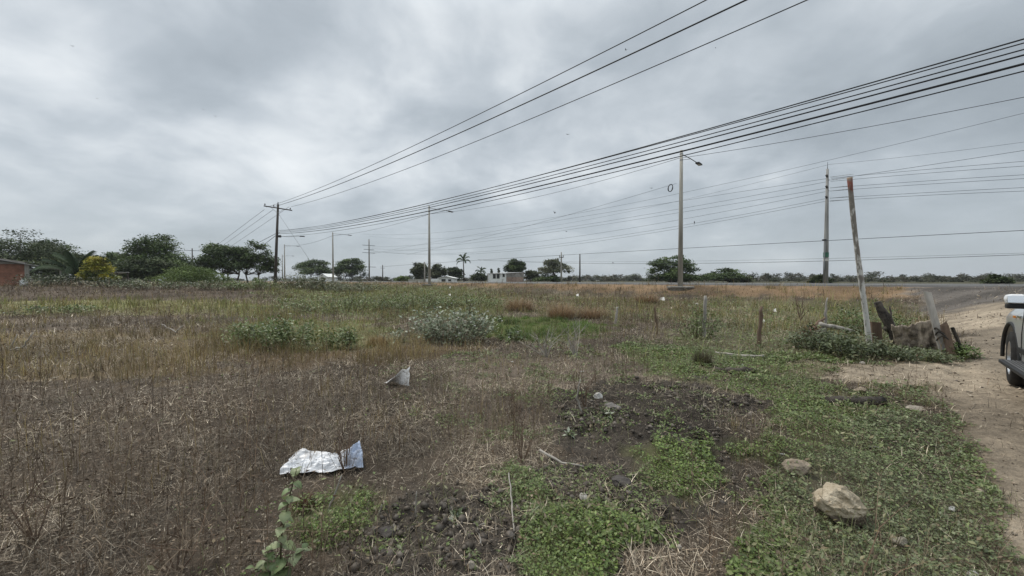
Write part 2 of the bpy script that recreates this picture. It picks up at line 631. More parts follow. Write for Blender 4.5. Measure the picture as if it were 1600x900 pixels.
def ground_material():
    m, g, b = new_mat('field_soil')
    at = g.node('ShaderNodeAttribute', attribute_name='Col')
    vec = coord(g)
    n1 = g.noise(vec, 3.0, 8, .65)
    n2 = g.noise(vec, 22.0, 6, .7)
    n3 = g.noise(vec, 95.0, 4, .7)
    k = g.math('ADD', g.math('MULTIPLY', n1, .5), g.math('ADD', g.math('MULTIPLY', n2, .6), g.math('MULTIPLY', n3, .55)))
    kk = g.ramp(g.math('MULTIPLY', k, .62), [(0.30, (0.42, 0.41, 0.40)), (0.5, (0.95, 0.95, 0.95)), (0.68, (1.65, 1.62, 1.58))])
    c = g.mix(1.0, at.outputs['Color'], kk, 'MULTIPLY')
    # pale bits of grit
    vo = g.node('ShaderNodeTexVoronoi', feature='F1')
    vo.inputs['Scale'].default_value = 38.0
    g.link(vec, vo.inputs['Vector'])
    grit = g.math('MULTIPLY', g.math('LESS_THAN', vo.outputs['Distance'], 0.17), g.math('GREATER_THAN', n2, .52))
    c = g.mix(g.math('MULTIPLY', grit, .45), c, (0.42, 0.36, 0.30))
    # cracks between the dried clods
    vc = g.node('ShaderNodeTexVoronoi', feature='DISTANCE_TO_EDGE')
    vc.inputs['Scale'].default_value = 9.0
    g.link(vec, vc.inputs['Vector'])
    cr = g.math('SUBTRACT', 1.0, g.math('MULTIPLY', vc.outputs['Distance'], 14.0), clamp=True)
    g.link(c, b.inputs['Base Color'])
    b.inputs['Roughness'].default_value = 0.95
    b.inputs['Specular IOR Level'].default_value = 0.15
    h = g.math('SUBTRACT', g.math('ADD', g.math('MULTIPLY', n2, .7), g.math('MULTIPLY', n3, .5)), g.math('MULTIPLY', cr, .25))
    bn = g.node('ShaderNodeBump')
    bn.inputs['Strength'].default_value = 0.9
    bn.inputs['Distance'].default_value = 0.03
    g.link(h, bn.inputs['Height'])
    g.link(bn.outputs[0], b.inputs['Normal'])
    return m


M = {}
M['ground'] = ground_material()
M['veg'] = leafy('plant_matter', .20, .45, .45)
M['straw'] = leafy('dead_straw', .0, .6, .3)
M['tree_leaf'] = leafy('tree_foliage', .18, .65, .2)
M['bark'] = plain('bark', (0.085, 0.068, 0.052), .95, .45, 9, bump=.6, bscale=25)
M['asphalt'] = plain('asphalt', (0.085, 0.083, 0.08), .75, .25, 1.2, spec=.45, bump=.3, bscale=90)
M['line_paint'] = plain('line_paint', (0.62, 0.60, 0.55), .7, .2, 8)
M['concrete'] = plain('concrete', (0.33, 0.315, 0.275), .85, .34, 3, bump=.25, bscale=50, streak=True)
M['concrete_dark'] = plain('weathered_concrete', (0.22, 0.205, 0.18), .9, .35, 3.5, bump=.4, bscale=40)
M['wood_pole'] = plain('tarred_wood', (0.075, 0.064, 0.055), .9, .35, 6, bump=.4, streak=True)
M['steel'] = plain('galvanised_steel', (0.27, 0.28, 0.285), .45, .15, 12, metal=.8)
M['dark_steel'] = plain('dark_steel', (0.055, 0.055, 0.058), .5, .2, 12, metal=.3)
M['cable'] = plain('cable_sheath', (0.022, 0.023, 0.026), .6, .1, 4)
M['cable_far'] = plain('bare_conductor', (0.085, 0.09, 0.095), .6, .1, 4)
M['ceramic'] = plain('insulator_glaze', (0.05, 0.042, 0.04), .3, .2, 8, spec=.5)

# ------------------------------------------------------------------ ground sheet (field, with the dirt track cut along its edge)
def axis_pts(lo, hi, fine_lo, fine_hi, step, grow):
    pts = list(np.arange(fine_lo, fine_hi, step))
    s, p = step, fine_hi
    while p < hi:
        pts.append(p)
        s = min(s * grow, 500)
        p += s
    pts.append(hi)
    s, p = step, fine_lo
    while p > lo:
        s = min(s * grow, 500)
        p -= s
        pts.insert(0, p)
    return np.array(pts)


def build_ground():
    xs = axis_pts(-3500, 3500, -4.5, 6.6, 0.024, 1.030)
    ys = axis_pts(-60, 4500, 1.2, 8.5, 0.024, 1.022)
    X, Y = np.meshgrid(xs, ys)
    x, y = X.ravel(), Y.ravel()
    c = cover(x, y)
    z = base_z(x, y) + detail_z(x, y, c[:, F['clod']])
    # the carriageway lies on a bed a little below its own slab
    v = road_v(x, y)
    z = np.where((v > ROAD_V0 - .2) & (v < ROAD_V1 + .2), np.minimum(z, ROAD_Z - .10), z)
    r = np.hypot(x, y)
    Vt = np.stack([x, y, z], 1)
    col = c[:, :3] * (.68 + .64 * cn(x * .45, y * .45, 61, 5))[:, None]
    nx, ny = len(xs), len(ys)
    idx = np.arange(nx * ny).reshape(ny, nx)
    q = np.stack([idx[:-1, :-1], idx[:-1, 1:], idx[1:, 1:], idx[1:, :-1]], -1).reshape(-1, 4)
    tr = c[:, F['track']][q].mean(1) > 0.5

    def sub(mask, name):
        fq = q[mask]
        used, inv = np.unique(fq, return_inverse=True)
        o = np_mesh(name, Vt[used], inv.reshape(-1, 4), M['ground'], col[used], smooth=True)
        tag(o, kind='structure')
        return o
    sub(~tr, 'field_ground')
    sub(tr, 'dirt_track')


build_ground()


def road_pt(u, v, z):
    return (RD[0] * u + RN[0] * v, RD[1] * u + RN[1] * v, z)


def strip(name, u0, u1, prof, mat, kind='structure', n=60):
    vs, fs = [], []
    for i in range(n + 1):
        u = u0 + (u1 - u0) * i / n
        for v, z in prof:
            vs.append(road_pt(u, v, z))
    k = len(prof)
    for i in range(n):
        for j in range(k - 1):
            a = i * k + j
            fs.append((a, a + k, a + k + 1, a + 1))
    mb = MB()
    mb.add(vs, fs)
    o = mb.build(name, mat)
    tag(o, kind=kind)
    return o


strip('highway', -900, 600, [(ROAD_V0 - .55, ROAD_Z - .22), (ROAD_V0, ROAD_Z), (36, ROAD_Z + .06), (ROAD_V1, ROAD_Z), (ROAD_V1 + .5, ROAD_Z - .2)], M['asphalt'])
strip('edge_line', -900, 600, [(ROAD_V0 + .9, ROAD_Z + .0148), (ROAD_V0 + 1.05, ROAD_Z + .0166)], M['line_paint'])
strip('edge_line', -900, 600, [(ROAD_V1 - 1.05, ROAD_Z + .0166), (ROAD_V1 - .9, ROAD_Z + .0148)], M['line_paint'])
strip('centre_line', -900, 600, [(35.9, ROAD_Z + .0628), (35.995, ROAD_Z + .0645)], M['line_paint'])

# ------------------------------------------------------------------ ground vegetation (uncountable: stuff)
def sample(n, rmin, rmax, p, azlim=73.0, seed=0):
    r_ = np.random.default_rng(seed)
    e = 2 - p
    r = (rmin ** e + r_.random(n) * (rmax ** e - rmin ** e)) ** (1 / e)
    a = np.radians((r_.random(n) * 2 - 1) * azlim)
    return r * np.sin(a), r * np.cos(a), r, r_


def blades(x, y, z, h, w, lean, az, col, bend=0.5, taper=0.55, tipcol=None):
    """each blade: a bent ribbon of three faces"""
    n = len(x)
    fa = az + np.pi / 2
    sx, sy = np.cos(fa) * w / 2, np.sin(fa) * w / 2
    dx, dy = np.cos(az) * lean, np.sin(az) * lean
    V = np.empty((n, 5, 3))
    V[:, 0] = np.stack([x - sx, y - sy, z], 1)
    V[:, 1] = np.stack([x + sx, y + sy, z], 1)
    mx, my, mz = x + dx * .4 * (1 - bend * .5), y + dy * .4 * (1 - bend * .5), z + h * .58
    V[:, 2] = np.stack([mx - sx * taper, my - sy * taper, mz], 1)
    V[:, 3] = np.stack([mx + sx * taper, my + sy * taper, mz], 1)
    V[:, 4] = np.stack([x + dx, y + dy, z + h], 1)
    b = (np.arange(n) * 5)[:, None]
    Fc = np.concatenate([b + np.array([[0, 1, 3]]), b + np.array([[0, 3, 2]]), b + np.array([[2, 3, 4]])], 1).reshape(-1, 3)
    C = np.repeat(col[:, None, :], 5, 1)
    if tipcol is not None:
        C[:, 4] = tipcol
        C[:, 2:4] = (C[:, 2:4] + tipcol[:, None, :]) / 2
    return V.reshape(-1, 3), Fc, C.reshape(-1, 3)


def leaves(P, L, W, az, tilt, roll, col, fold=0.25):
    """each leaf: two folded triangles pairs along a midrib"""
    n = len(P)
    d = np.stack([np.cos(az) * np.cos(tilt), np.sin(az) * np.cos(tilt), np.sin(tilt)], 1)
    s0 = np.stack([-np.sin(az), np.cos(az), np.zeros(n)], 1)
    nrm = np.cross(d, s0)
    s = s0 * np.cos(roll)[:, None] + nrm * np.sin(roll)[:, None]
    nn = np.cross(d, s)
    V = np.empty((n, 4, 3))
    V[:, 0] = P
    V[:, 2] = P + d * L[:, None]
    m = P + d * (L * .45)[:, None]
    V[:, 1] = m - s * (W / 2)[:, None] + nn * (W * fold)[:, None]
    V[:, 3] = m + s * (W / 2)[:, None] + nn * (W * fold)[:, None]
    b = (np.arange(n) * 4)[:, None]
    Fc = np.concatenate([b + np.array([[0, 1, 2]]), b + np.array([[0, 2, 3]])], 1).reshape(-1, 3)
    return V.reshape(-1, 3), Fc, np.repeat(col, 4, 0)


def merge(parts):
    Vs, Fs, Cs, b = [], [], [], 0
    for V, Fc, C in parts:
        Vs.append(V)
        Fs.append(Fc + b)
        Cs.append(C)
        b += len(V)
    return np.concatenate(Vs), np.concatenate(Fs), np.concatenate(Cs)


def tint(r_, n, cols, var=.2):
    cols = np.array(cols)
    i = r_.integers(0, len(cols), n)
    j = r_.integers(0, len(cols), n)
    t = r_.random((n, 1))
    c = cols[i] * (1 - t) + cols[j] * t
    return c * (1 + (r_.random((n, 1)) - .5) * 2 * var)


def keep_by(x, y, comp, r_, clump=0.0, seed=0, fr=1.5, power=1.0):
    c = cover(x, y)
    w = c[:, F[comp]] ** power
    if clump > 0:
        nz = cn(x * fr, y * fr, 200 + seed, 4)
        w = w * np.clip(1 + clump * (nz - .5) * 1.9, 0, 3)
    ok = r_.random(len(x)) < w
    ok &= (road_v(x, y) < 30.4)
    return ok, c


def gsub(a, ok):
    return [t[ok] for t in a]


def zz(x, y, c):
    return base_z(x, y) + detail_z(x, y, c[:, F['clod']])


def build_litter():
    parts = []
    # straw lying flat
    x, y, r, r_ = sample(520000, 1.4, 34, 1.55, seed=11)
    ok, c = keep_by(x, y, 'lit', r_, .95, 1, 1.7)
    x, y, r = gsub((x, y, r), ok)
    c = c[ok]
    n = len(x)
    s = np.clip((r / 4.5) ** .75, .8, 4)
    L = (0.02 + r_.random(n) ** 2.4 * .20) * s ** .6
    col = tint(r_, n, [(0.47, .40, .295), (0.28, .225, .16), (0.15, .115, .08), (0.66, .57, .44), (0.08, .063, .047), (0.06, .05, .04), (0.20, .145, .095)], .35)  # wide dark-to-pale spread paints in the shaded gaps between straws
    col *= (.55 + .95 * cn(x * .9, y * .9, 411, 4))[:, None]
    parts.append(blades(x, y, zz(x, y, c) + .004, (r_.random(n) ** 3 * .10 + .002) * s ** .5, (.0014 + r_.random(n) ** 2 * .0042) * s, L, r_.random(n) * 6.283, col, .2, .8))
    # curled dead leaves
    x, y, r, r_ = sample(90000, 1.4, 18, 1.4, seed=12)
    ok, c = keep_by(x, y, 'lit', r_, .7, 2, 1.6)
    x, y, r = gsub((x, y, r), ok)
    c = c[ok]
    n = len(x)
    s = np.clip((r / 4.5) ** .7, .8, 3)
    P = np.stack([x, y, zz(x, y, c) + .003 + r_.random(n) * .02], 1)
    col = tint(r_, n, [(0.25, .205, .15), (0.15, .12, .09), (0.36, .31, .235), (0.10, .08, .06)], .3)
    parts.append(leaves(P, (.010 + r_.random(n) ** 2 * .032) * s, (.005 + r_.random(n) ** 2 * .015) * s, r_.random(n) * 6.283, (r_.random(n) - .3) * 1.0, (r_.random(n) - .5) * 1.6, col, .35))
    V, Fc, C = merge(parts)
    o = np_mesh('straw_litter', V, Fc, M['straw'], C)
    tag(o, 'dry straw and dead leaves littering the brown field', 'straw', kind='stuff')


def build_stems():
    """dead upright weeds: a stalk with side twigs"""
    parts = []
    x, y, r, r_ = sample(38000, 1.9, 60, 1.36, seed=21)
    ok, c = keep_by(x, y, 'stem', r_, 1.5, 3, .75)
    ok &= (c[:, F['track']] < .1) & ((c[:, F['leaf']] < .7) | (r > 10))
    ok &= (c[:, F['yg']] < .5) | (r_.random(len(x)) < .35)
    ok &= (c[:, F['dry']] < .6) | (r_.random(len(x)) < .5)
    x, y, r = gsub((x, y, r), ok)
    c = c[ok]
    n = len(x)
    z = zz(x, y, c)
    s = np.clip((r / 7.0) ** .8, .8, 6)
    h = (.10 + r_.random(n) ** 1.5 * .50) * np.where(r > 25, 1.5, 1)
    h = h * np.where((r_.random(n) < .07) & (r < 14), 1.9, 1)
    az = r_.random(n) * 6.283
    lean = h * np.where(r_.random(n) < .45, r_.random(n) * 1.5, r_.random(n) ** 2 * .5)
    h = h * np.where(lean > .6 * h, .7, 1)
    pal = [(0.095, .072, .056), (0.14, .108, .083), (0.21, .168, .13), (0.07, .054, .044), (0.27, .22, .17), (0.13, .085, .058)]
    col = tint(r_, n, pal, .25) * np.array([1.05, 1.0, .88])
    w = (.0022 + r_.random(n) ** 2 * .0036) * s
    parts.append(blades(x, y, z - .01, h, w, lean, az, col, .5, .85))


    for t in range(7):
        f = .25 + r_.random(n) * .7
        bx = x + np.cos(az) * lean * f ** 1.5
        by = y + np.sin(az) * lean * f ** 1.5
        hh = h * (.08 + r_.random(n) * .3)
        parts.append(blades(bx, by, z + h * f, hh, w * .62, h * (.06 + r_.random(n) * .28), r_.random(n) * 6.283, col * (1 + (r_.random((n, 1)) - .5) * .4), .6, .8))
    # seed heads and shrivelled leaves on the stalks
    for t in range(4):
        f = .35 + r_.random(n) * .65
        P = np.stack([x + np.cos(az) * lean * f ** 1.5 + (r_.random(n) - .5) * .06 * s ** .5, y + np.sin(az) * lean * f ** 1.5 + (r_.random(n) - .5) * .06 * s ** .5, z + h * f], 1)
        parts.append(leaves(P, (.015 + r_.random(n) * .03) * s ** .8, (.006 + r_.random(n) * .012) * s ** .8, r_.random(n) * 6.283, (r_.random(n) - .6) * 1.5, r_.random(n) * 3, col * .9, .3))
    V, Fc, C = merge(parts)
    o = np_mesh('dead_weeds', V, Fc, M['straw'], C)
    tag(o, 'dead brown weed stalks standing across the field', 'weeds', kind='stuff')


def build_grass(comp, name, label, n0, rmin, rmax, p, hh, pal, seed, wk=1.0, clump=.8, tip=None, fr=.9):
    x, y, r, r_ = sample(n0, rmin, rmax, p, seed=seed)
    # gather into tufts
    j = r_.normal(0, .045, (n0, 2)) * np.clip(r / 8, .6, 3)[:, None]
    q = np.clip(2.0 ** np.floor(np.log2(np.maximum(r, 1) / 8 + .5)), .5, 4) * .30
    kx, ky = np.floor(x / q), np.floor(y / q)
    tx, ty = (kx + _hash(kx, ky, 5)) * q, (ky + _hash(kx, ky, 6)) * q
    inn = r_.random(n0) < .6
    x = np.where(inn, tx, x) + j[:, 0]
    y = np.where(inn, ty, y) + j[:, 1]
    ok, c = keep_by(x, y, comp, r_, clump, seed, fr)
    x, y, r = gsub((x, y, r), ok)
    c = c[ok]
    n = len(x)
    s = np.clip((r / 7.0) ** .85, .7, 6)
    h = hh[0] + r_.random(n) ** 1.3 * (hh[1] - hh[0])
    h *= .35 + 1.1 * cn(x * .9, y * .9, 300 + seed, 4)
    col = tint(r_, n, pal, .22)
    col *= (0.55 + .85 * cn(x * .75, y * .75, 320 + seed, 4))[:, None]
    dead = r_.random(n) < .16
    col[dead] = col[dead] * np.array([.55, .45, .42])
    tc = col * np.array(tip if tip is not None else (1.1, 1.05, 1.0))
    V, Fc, C = blades(x, y, zz(x, y, c) - .01, h, (.0028 + r_.random(n) * .004) * s * wk, h * (.15 + r_.random(n) * .65), r_.random(n) * 6.283, col, .6, .7, tc)
    o = np_mesh(name, V, Fc, M['veg'], C)
    tag(o, label, 'grass', kind='stuff')


GREEN = [(0.145, .22, .042), (0.105, .165, .036), (0.205, .28, .07), (0.07, .11, .028), (0.175, .215, .06)]
GREYG = [(0.165, .205, .09), (0.11, .145, .058), (0.24, .275, .145), (0.072, .095, .038), (0.155, .165, .08)]


def build_leafcover():
    parts = []
    for n0, rmin, rmax, p, seed, size in ((620000, 1.5, 9.5, 1.2, 31, 1.0), (230000, 8.5, 60, 1.35, 32, 1.1)):
        x, y, r, r_ = sample(n0, rmin, rmax, p, seed=seed)
        c = cover(x, y)
        w = c[:, F['leaf']]
        nz = fbm(x * 2.4, y * 2.4, 231, 4, .6)
        nz = nz + (fbm(x * 9, y * 9, 237, 2) - .5) * .30
        gate = sst(.69 - .42 * np.clip(w, 0, 1.3), .78 - .42 * np.clip(w, 0, 1.3), nz)
        ok = (r_.random(n0) < gate * np.clip(w * 1.6, 0, 1)) & (road_v(x, y) < 30)
        x, y, r = gsub((x, y, r), ok)
        c = c[ok]
        n = len(x)
        s = np.clip((r / 4.6) ** .72, .85, 5) * (.7 + .8 * fbm(x * 1.1, y * 1.1, 241, 2))
        mound = (fbm(x * 1.9, y * 1.9, 233, 3) - .25).clip(0, 1)
        hmax = (.02 + .11 * mound + .10 * np.clip(fbm(x * 6, y * 6, 239, 2) - .45, 0, 1)) * np.clip(c[:, F['leaf']], .3, 1.2)
        hz = hmax * r_.random(n) ** .6
        P = np.stack([x, y, zz(x, y, c) + hz], 1)
        gcol, ycol = tint(r_, n, GREEN, .30), tint(r_, n, GREYG, .30)
        k = np.clip(c[:, F['grey']] + (fbm(x * .9, y * .9, 235, 3) - .5) * 1.2, 0, 1)[:, None]
        col = gcol * (1 - k) + ycol * k
        brown = r_.random(n) < .05
        col[brown] = np.array([.2, .15, .09]) * (.7 + .6 * r_.random((brown.sum(), 1)))
        L = (.009 + r_.random(n) ** 1.8 * .021) * s * size
        parts.append(leaves(P, L, L * (.5 + r_.random(n) * .35), r_.random(n) * 6.283, (r_.random(n) - .35) * 1.2, (r_.random(n) - .5) * 1.3, col, .14))
    # a second, coarser weed and thin grass blades poking through
    x, y, r, r_ = sample(120000, 1.5, 16, 1.25, seed=35)
    c = cover(x, y)
    ok = (r_.random(len(x)) < c[:, F['leaf']] * .8 * sst(.35, .75, cn(x * 1.3, y * 1.3, 243, 4))) & (road_v(x, y) < 30)
    x, y, r = gsub((x, y, r), ok)
    c = c[ok]
    n = len(x)
    s = np.clip((r / 4.6) ** .72, .85, 4)
    col = tint(r_, n, [(0.20, .235, .09), (0.13, .17, .06), (0.26, .25, .13), (0.19, .14, .08)], .3)
    parts.append(blades(x, y, zz(x, y, c), (.03 + r_.random(n) ** 2 * .14), (.002 + r_.random(n) * .003) * s, .02 + r_.random(n) * .10, r_.random(n) * 6.283, col, .6, .7))
    k = r_.random(n) < .35
    P = np.stack([x[k], y[k], zz(x[k], y[k], c[k]) + .03 + r_.random(k.sum()) * .10], 1)
    Lk = (.025 + r_.random(k.sum()) * .035) * s[k]
    parts.append(leaves(P, Lk, Lk * .42, r_.random(k.sum()) * 6.283, (r_.random(k.sum()) - .4) * 1.3, (r_.random(k.sum()) - .5) * 1.3, col[k] * .9, .2))
    V, Fc, C = merge(parts)
    o = np_mesh('creeping_ground_cover', V, Fc, M['veg'], C)
    tag(o, 'low creeping green weeds covering the ground beside the track', 'ground cover', kind='stuff')


def pebbles(name, label, cat, n0, rmax, seed, pick, pal, size, p=1.6):
    x, y, r, r_ = sample(n0, 1.5, rmax, p, seed=seed)
    c = cover(x, y)
    ok = (r_.random(n0) < pick(c, x, y)) & (road_v(x, y) < 30)
    x, y, r = gsub((x, y, r), ok)
    c = c[ok]
    n = len(x)
    s = size[0] + r_.random(n) ** 4 * (size[1] - size[0])
    s *= np.clip((r / 5) ** .5, .8, 2.2)
    base = np.array([(1, 0, 0), (0, 1, 0), (-1, 0, 0), (0, -1, 0), (0, 0, .8), (0, 0, -.8), (.6, .6, .35), (-.6, -.6, .3)], float)
    tri = np.array([(0, 6, 4), (6, 1, 4), (1, 2, 4), (2, 7, 4), (7, 3, 4), (3, 0, 4), (0, 1, 6), (2, 3, 7), (1, 0, 5), (2, 1, 5), (3, 2, 5), (0, 3, 5)])
    V = base[None] * (1 + r_.normal(0, .22, (n, 8, 3))) * s[:, None, None]
    a = r_.random(n) * 6.283
    ca, sa = np.cos(a)[:, None], np.sin(a)[:, None]
    X = V[..., 0] * ca - V[..., 1] * sa
    Yv = V[..., 0] * sa + V[..., 1] * ca
    V = np.stack([X + x[:, None], Yv + y[:, None], V[..., 2] + (zz(x, y, c) + s * .25)[:, None]], -1)
    Fc = (tri[None] + (np.arange(n) * 8)[:, None, None]).reshape(-1, 3)
    col = np.repeat(tint(r_, n, pal, .3), 8, 0)
    o = np_mesh(name, V.reshape(-1, 3), Fc, M['straw'], col)
    tag(o, label, cat, kind='stuff')


pebbles('track_gravel', 'loose small stones scattered over the dirt track', 'gravel', 42000, 32, 71, lambda c, x, y: c[:, F['track']] * (.25 + .75 * cn(x * .9, y * .9, 73, 3)),
        [(0.30, .24, .175), (0.20, .16, .12), (0.42, .36, .28), (0.15, .125, .10)], (.004, .022))
pebbles('soil_crumbs', 'crumbled clods of dried mud on the dark bare soil', 'soil', 60000, 14, 72, lambda c, x, y: sst(.55, .95, c[:, F['clod']]) * (c[:, F['track']] < .2) * cn(x * 1.2, y * 1.2, 74, 4),
        [(0.085, .07, .055), (0.06, .05, .041), (0.15, .13, .11), (0.11, .09, .07)], (.006, .04), 1.3)
build_litter()
build_stems()
build_grass('dry', 'dry_grass', 'ochre dry grass in tufts across the field', 300000, 3.5, 70, 1.5, (.10, .42),
            [(0.29, .23, .10), (0.22, .175, .078), (0.39, .32, .155), (0.16, .12, .06), (0.26, .19, .085), (0.21, .20, .08)], 41, 1.0)
build_grass('yg', 'yellow_green_grass', 'yellow green grass in bands across the field', 200000, 5, 75, 1.35, (.12, .5),
            [(0.24, .25, .08), (0.17, .20, .06), (0.33, .31, .115), (0.13, .16, .048)], 42, 1.0)
build_grass('bg', 'short_green_grass', 'bright short green grass in the middle of the field', 320000, 8, 24, 1.0, (.05, .16),
            [(0.11, .19, .04), (0.085, .15, .035), (0.15, .22, .06)], 43, 1.0, .3)
build_leafcover()

# ------------------------------------------------------------------ trees
def blob_cloud(r_, cents, radii, per):
    """points spread through flattened clumps, thicker towards their tops"""
    P, G = [], []
    for i, (c, rd, n) in enumerate(zip(cents, radii, per)):
        u = r_.normal(0, 1, (n, 3))
        u /= np.linalg.norm(u, axis=1)[:, None]
        u *= (r_.random((n, 1)) ** .45)
        P.append(np.array(c) + u * np.array(rd) * (1 + r_.normal(0, .10, (n, 1))))
        G.append(np.full(n, i))
    return np.concatenate(P), np.concatenate(G)


def tree(name, label, px, top, width, Y, style='umbrella', pal=None, nleaf=4200, seed=1, low=.30, group=None, leaf=None, gaps=1.0, cat='tree', trunks=1, trunk_mat=None, zbase=None):
    r_ = np.random.default_rng(seed)
    x = at_depth(px, 438, Y)[0]
    zb = gz(x, Y) if zbase is None else zbase
    H = at_depth(px, top, Y)[2] - zb
    W = width * Y / FPX
    root = empty(name, (x, Y, zb - .05), label, cat, group)
    nleaf = int(nleaf * 2.6)
    gaps = gaps * 1.5
    R = W / 2
    cents, radii, per = [], [], []
    if style == 'umbrella':
        nc = int(26 * gaps)
        for i in range(nc):
            a = r_.random() * 6.283
            f = math.sqrt(r_.random()) * .86
            t = r_.random()
            rim = low + (1 - low) * (1 - f ** 2.2)
            zc = low + (rim - low) * (.25 + .75 * t ** .6)
            cents.append((math.cos(a) * f * R, math.sin(a) * f * R, (zc - .05) * H))
            k = .20 + .16 * r_.random()
            radii.append((R * k * 1.2, R * k * 1.2, H * (.06 + .06 * r_.random())))
            per.append(int(nleaf / nc))
    elif style == 'round':
        nc = int(24 * gaps)
        for i in range(nc):
            u = r_.normal(0, 1, 3)
            u /= np.linalg.norm(u)
            f = r_.random() ** .5 * .74
            zc = low + (1 - low) * .5 + u[2] * f * (1 - low) * .5
            cents.append((u[0] * f * R, u[1] * f * R, zc * H))
            k = .24 + .14 * r_.random()
            radii.append((R * k, R * k, H * (1 - low) * k * .42))
            per.append(int(nleaf / nc))
    elif style == 'bush':
        nc = int(20 * gaps)
        for i in range(nc):
            a = r_.random() * 6.283
            f = math.sqrt(r_.random()) * .85
            cents.append((math.cos(a) * f * R, math.sin(a) * f * R, H * (.12 + .72 * (1 - f * f) * r_.random() ** .6)))
            k = .22 + .14 * r_.random()
            radii.append((R * k, R * k, H * (.12 + .08 * r_.random())))
            per.append(int(nleaf / nc))
    elif style == 'spire':
        for i in range(9):
            t = i / 8
            cents.append((r_.normal() * .08 * R, r_.normal() * .08 * R, H * (.18 + .78 * t)))
            radii.append((R * (1.02 - .92 * t) * .8, R * (1.02 - .92 * t) * .8, H * .07))
            per.append(int(nleaf / 9))
    P, G = blob_cloud(r_, cents, radii, per)
    n = len(P)
    L = (leaf or max(.16, Y / 390 * 1.7)) * 1.1 * (.6 + .8 * r_.random(n))
    pal = pal or [(0.060, .080, .034), (0.042, .060, .026), (0.085, .102, .045)]
    gcol = tint(r_, len(cents), pal, .30)
    col = gcol[G] * (1 + (r_.random((n, 1)) - .5) * .55)
    V, Fc, C = leaves(P, L, L * (.45 + .3 * r_.random(n)), r_.random(n) * 6.283, (r_.random(n) - .5) * 1.5, (r_.random(n) - .5) * 1.8, col, .12)
    crown = np_mesh('crown', V, Fc, M['tree_leaf'], C, root)
    # trunk and limbs that reach into the clumps
    mb = MB()
    tr = max(.05, H * .022) * (1.0 if trunks == 1 else .75)
    order = sorted(range(len(cents)), key=lambda i: r_.random())
    for k in range(trunks):
        ox = 0 if trunks == 1 else (k - (trunks - 1) / 2) * R * .34
        oy = 0 if trunks == 1 else r_.normal() * R * .15
        fork = Vector((ox * 1.25 + r_.normal() * .04 * R, oy, H * max(.12, low * .78)))
        base = Vector((ox * .75, oy, -.1))
        midp = (base + fork) / 2 + Vector((r_.normal() * .03 * R, r_.normal() * .03 * R, 0))
        mb.tube([base, midp, fork], [tr * 1.35, tr, tr * .85], 7)
        mine = [cents[i] for j, i in enumerate(order) if j % trunks == k][:12]
        for c in mine:
            c = Vector(c)
            m1 = fork.lerp(c, .5) + Vector((0, 0, -.05 * H + r_.normal() * .015 * H))
            mb.tube([fork, m1, c], [tr * .6, tr * .34, tr * .12], 5)
    mb.build('trunk', trunk_mat or M['bark'], root, smooth=True)
    return root


def palm(label, px, top, width, Y, trunk_h, nf=18, seed=1, pal=None, droop=1.0, name='palm_tree'):
    """trunk_h: share of the total height that is bare trunk"""
    r_ = np.random.default_rng(seed)
    x = at_depth(px, 438, Y)[0]
    zb = gz(x, Y)
    H = at_depth(px, top, Y)[2] - zb
    R = width * Y / FPX / 2
    root = empty(name, (x, Y, zb - .05), label, 'palm tree')
    th = H * trunk_h
    mb = MB()
    lean = r_.normal() * .06 * H
    mb.tube([(0, 0, -.1), (lean * .3, 0, th * .5), (lean, 0, th)], [.20, .15, .13], 8)
    mb.build('trunk', M['bark'], root, smooth=True)
    pal = pal or [(0.05, .078, .036), (0.07, .10, .045), (0.09, .125, .06)]
    for i in range(nf):
        a = 6.283 * i / nf * 2.618 + r_.random() * .5
        el = math.radians(88 - 76 * (i / nf) ** 1.25 + r_.normal() * 6)
        Lf = R * 1.25 * (.85 + .3 * r_.random())
        pts = []
        p = np.array([lean, 0, th])
        e = el
        ns = 9
        for k in range(ns + 1):
            pts.append(p.copy())
            p = p + np.array([math.cos(a) * math.cos(e), math.sin(a) * math.cos(e), math.sin(e)]) * Lf / ns
            e -= droop * (.045 + .026 * k) * (1.25 if el < .9 else .8)
        pts = np.array(pts)
        col = np.array(pal[i % len(pal)]) * (.8 + .4 * r_.random())
        bits = []
        # leaflets along both sides
        m = 60
        t = np.linspace(.08, 1, m) * ns
        k0 = np.clip(t.astype(int), 0, ns - 1)
        base = pts[k0] + (pts[k0 + 1] - pts[k0]) * (t - k0)[:, None]
        d = pts[k0 + 1] - pts[k0]
        d /= np.linalg.norm(d, axis=1)[:, None]
        side = np.cross(d, np.array([0, 0, 1.0]))
        side /= np.linalg.norm(side, axis=1)[:, None] + 1e-9
        for sg in (-1, 1):
            LL = (Lf * .20 * np.sin(np.clip(t / ns, .1, 1) * 2.6) + Lf * .05) * (.75 + .5 * r_.random(m))
            tip = base + (side * sg * .55 + d * .6 + np.array([0, 0, -.55]) * droop) * LL[:, None]
            wv = d * (Lf * .0115)
            V = np.stack([base - wv, base + wv, tip], 1).reshape(-1, 3)
            bits.append((V, np.arange(len(V)).reshape(-1, 3), np.tile(col * (.8 + .4 * r_.random()), (len(V), 1))))
        # midrib
        up = np.array([0, 0, .012 * R])
        V = np.concatenate([pts + side[:1] * .012 * R, pts - side[:1] * .012 * R, pts + up])
        q = ns + 1
        Fm = []
        for k in range(ns):
            for b0, b1 in ((0, q), (q, 2 * q), (2 * q, 0)):
                Fm += [(b0 + k, b1 + k, b1 + k + 1), (b0 + k, b1 + k + 1, b0 + k + 1)]
        bits.append((V, np.array(Fm), np.tile(col * 1.5, (len(V), 1))))
        V, Fc, C = merge(bits)
        np_mesh('frond', V, Fc, M['tree_leaf'], C, root)
    return root


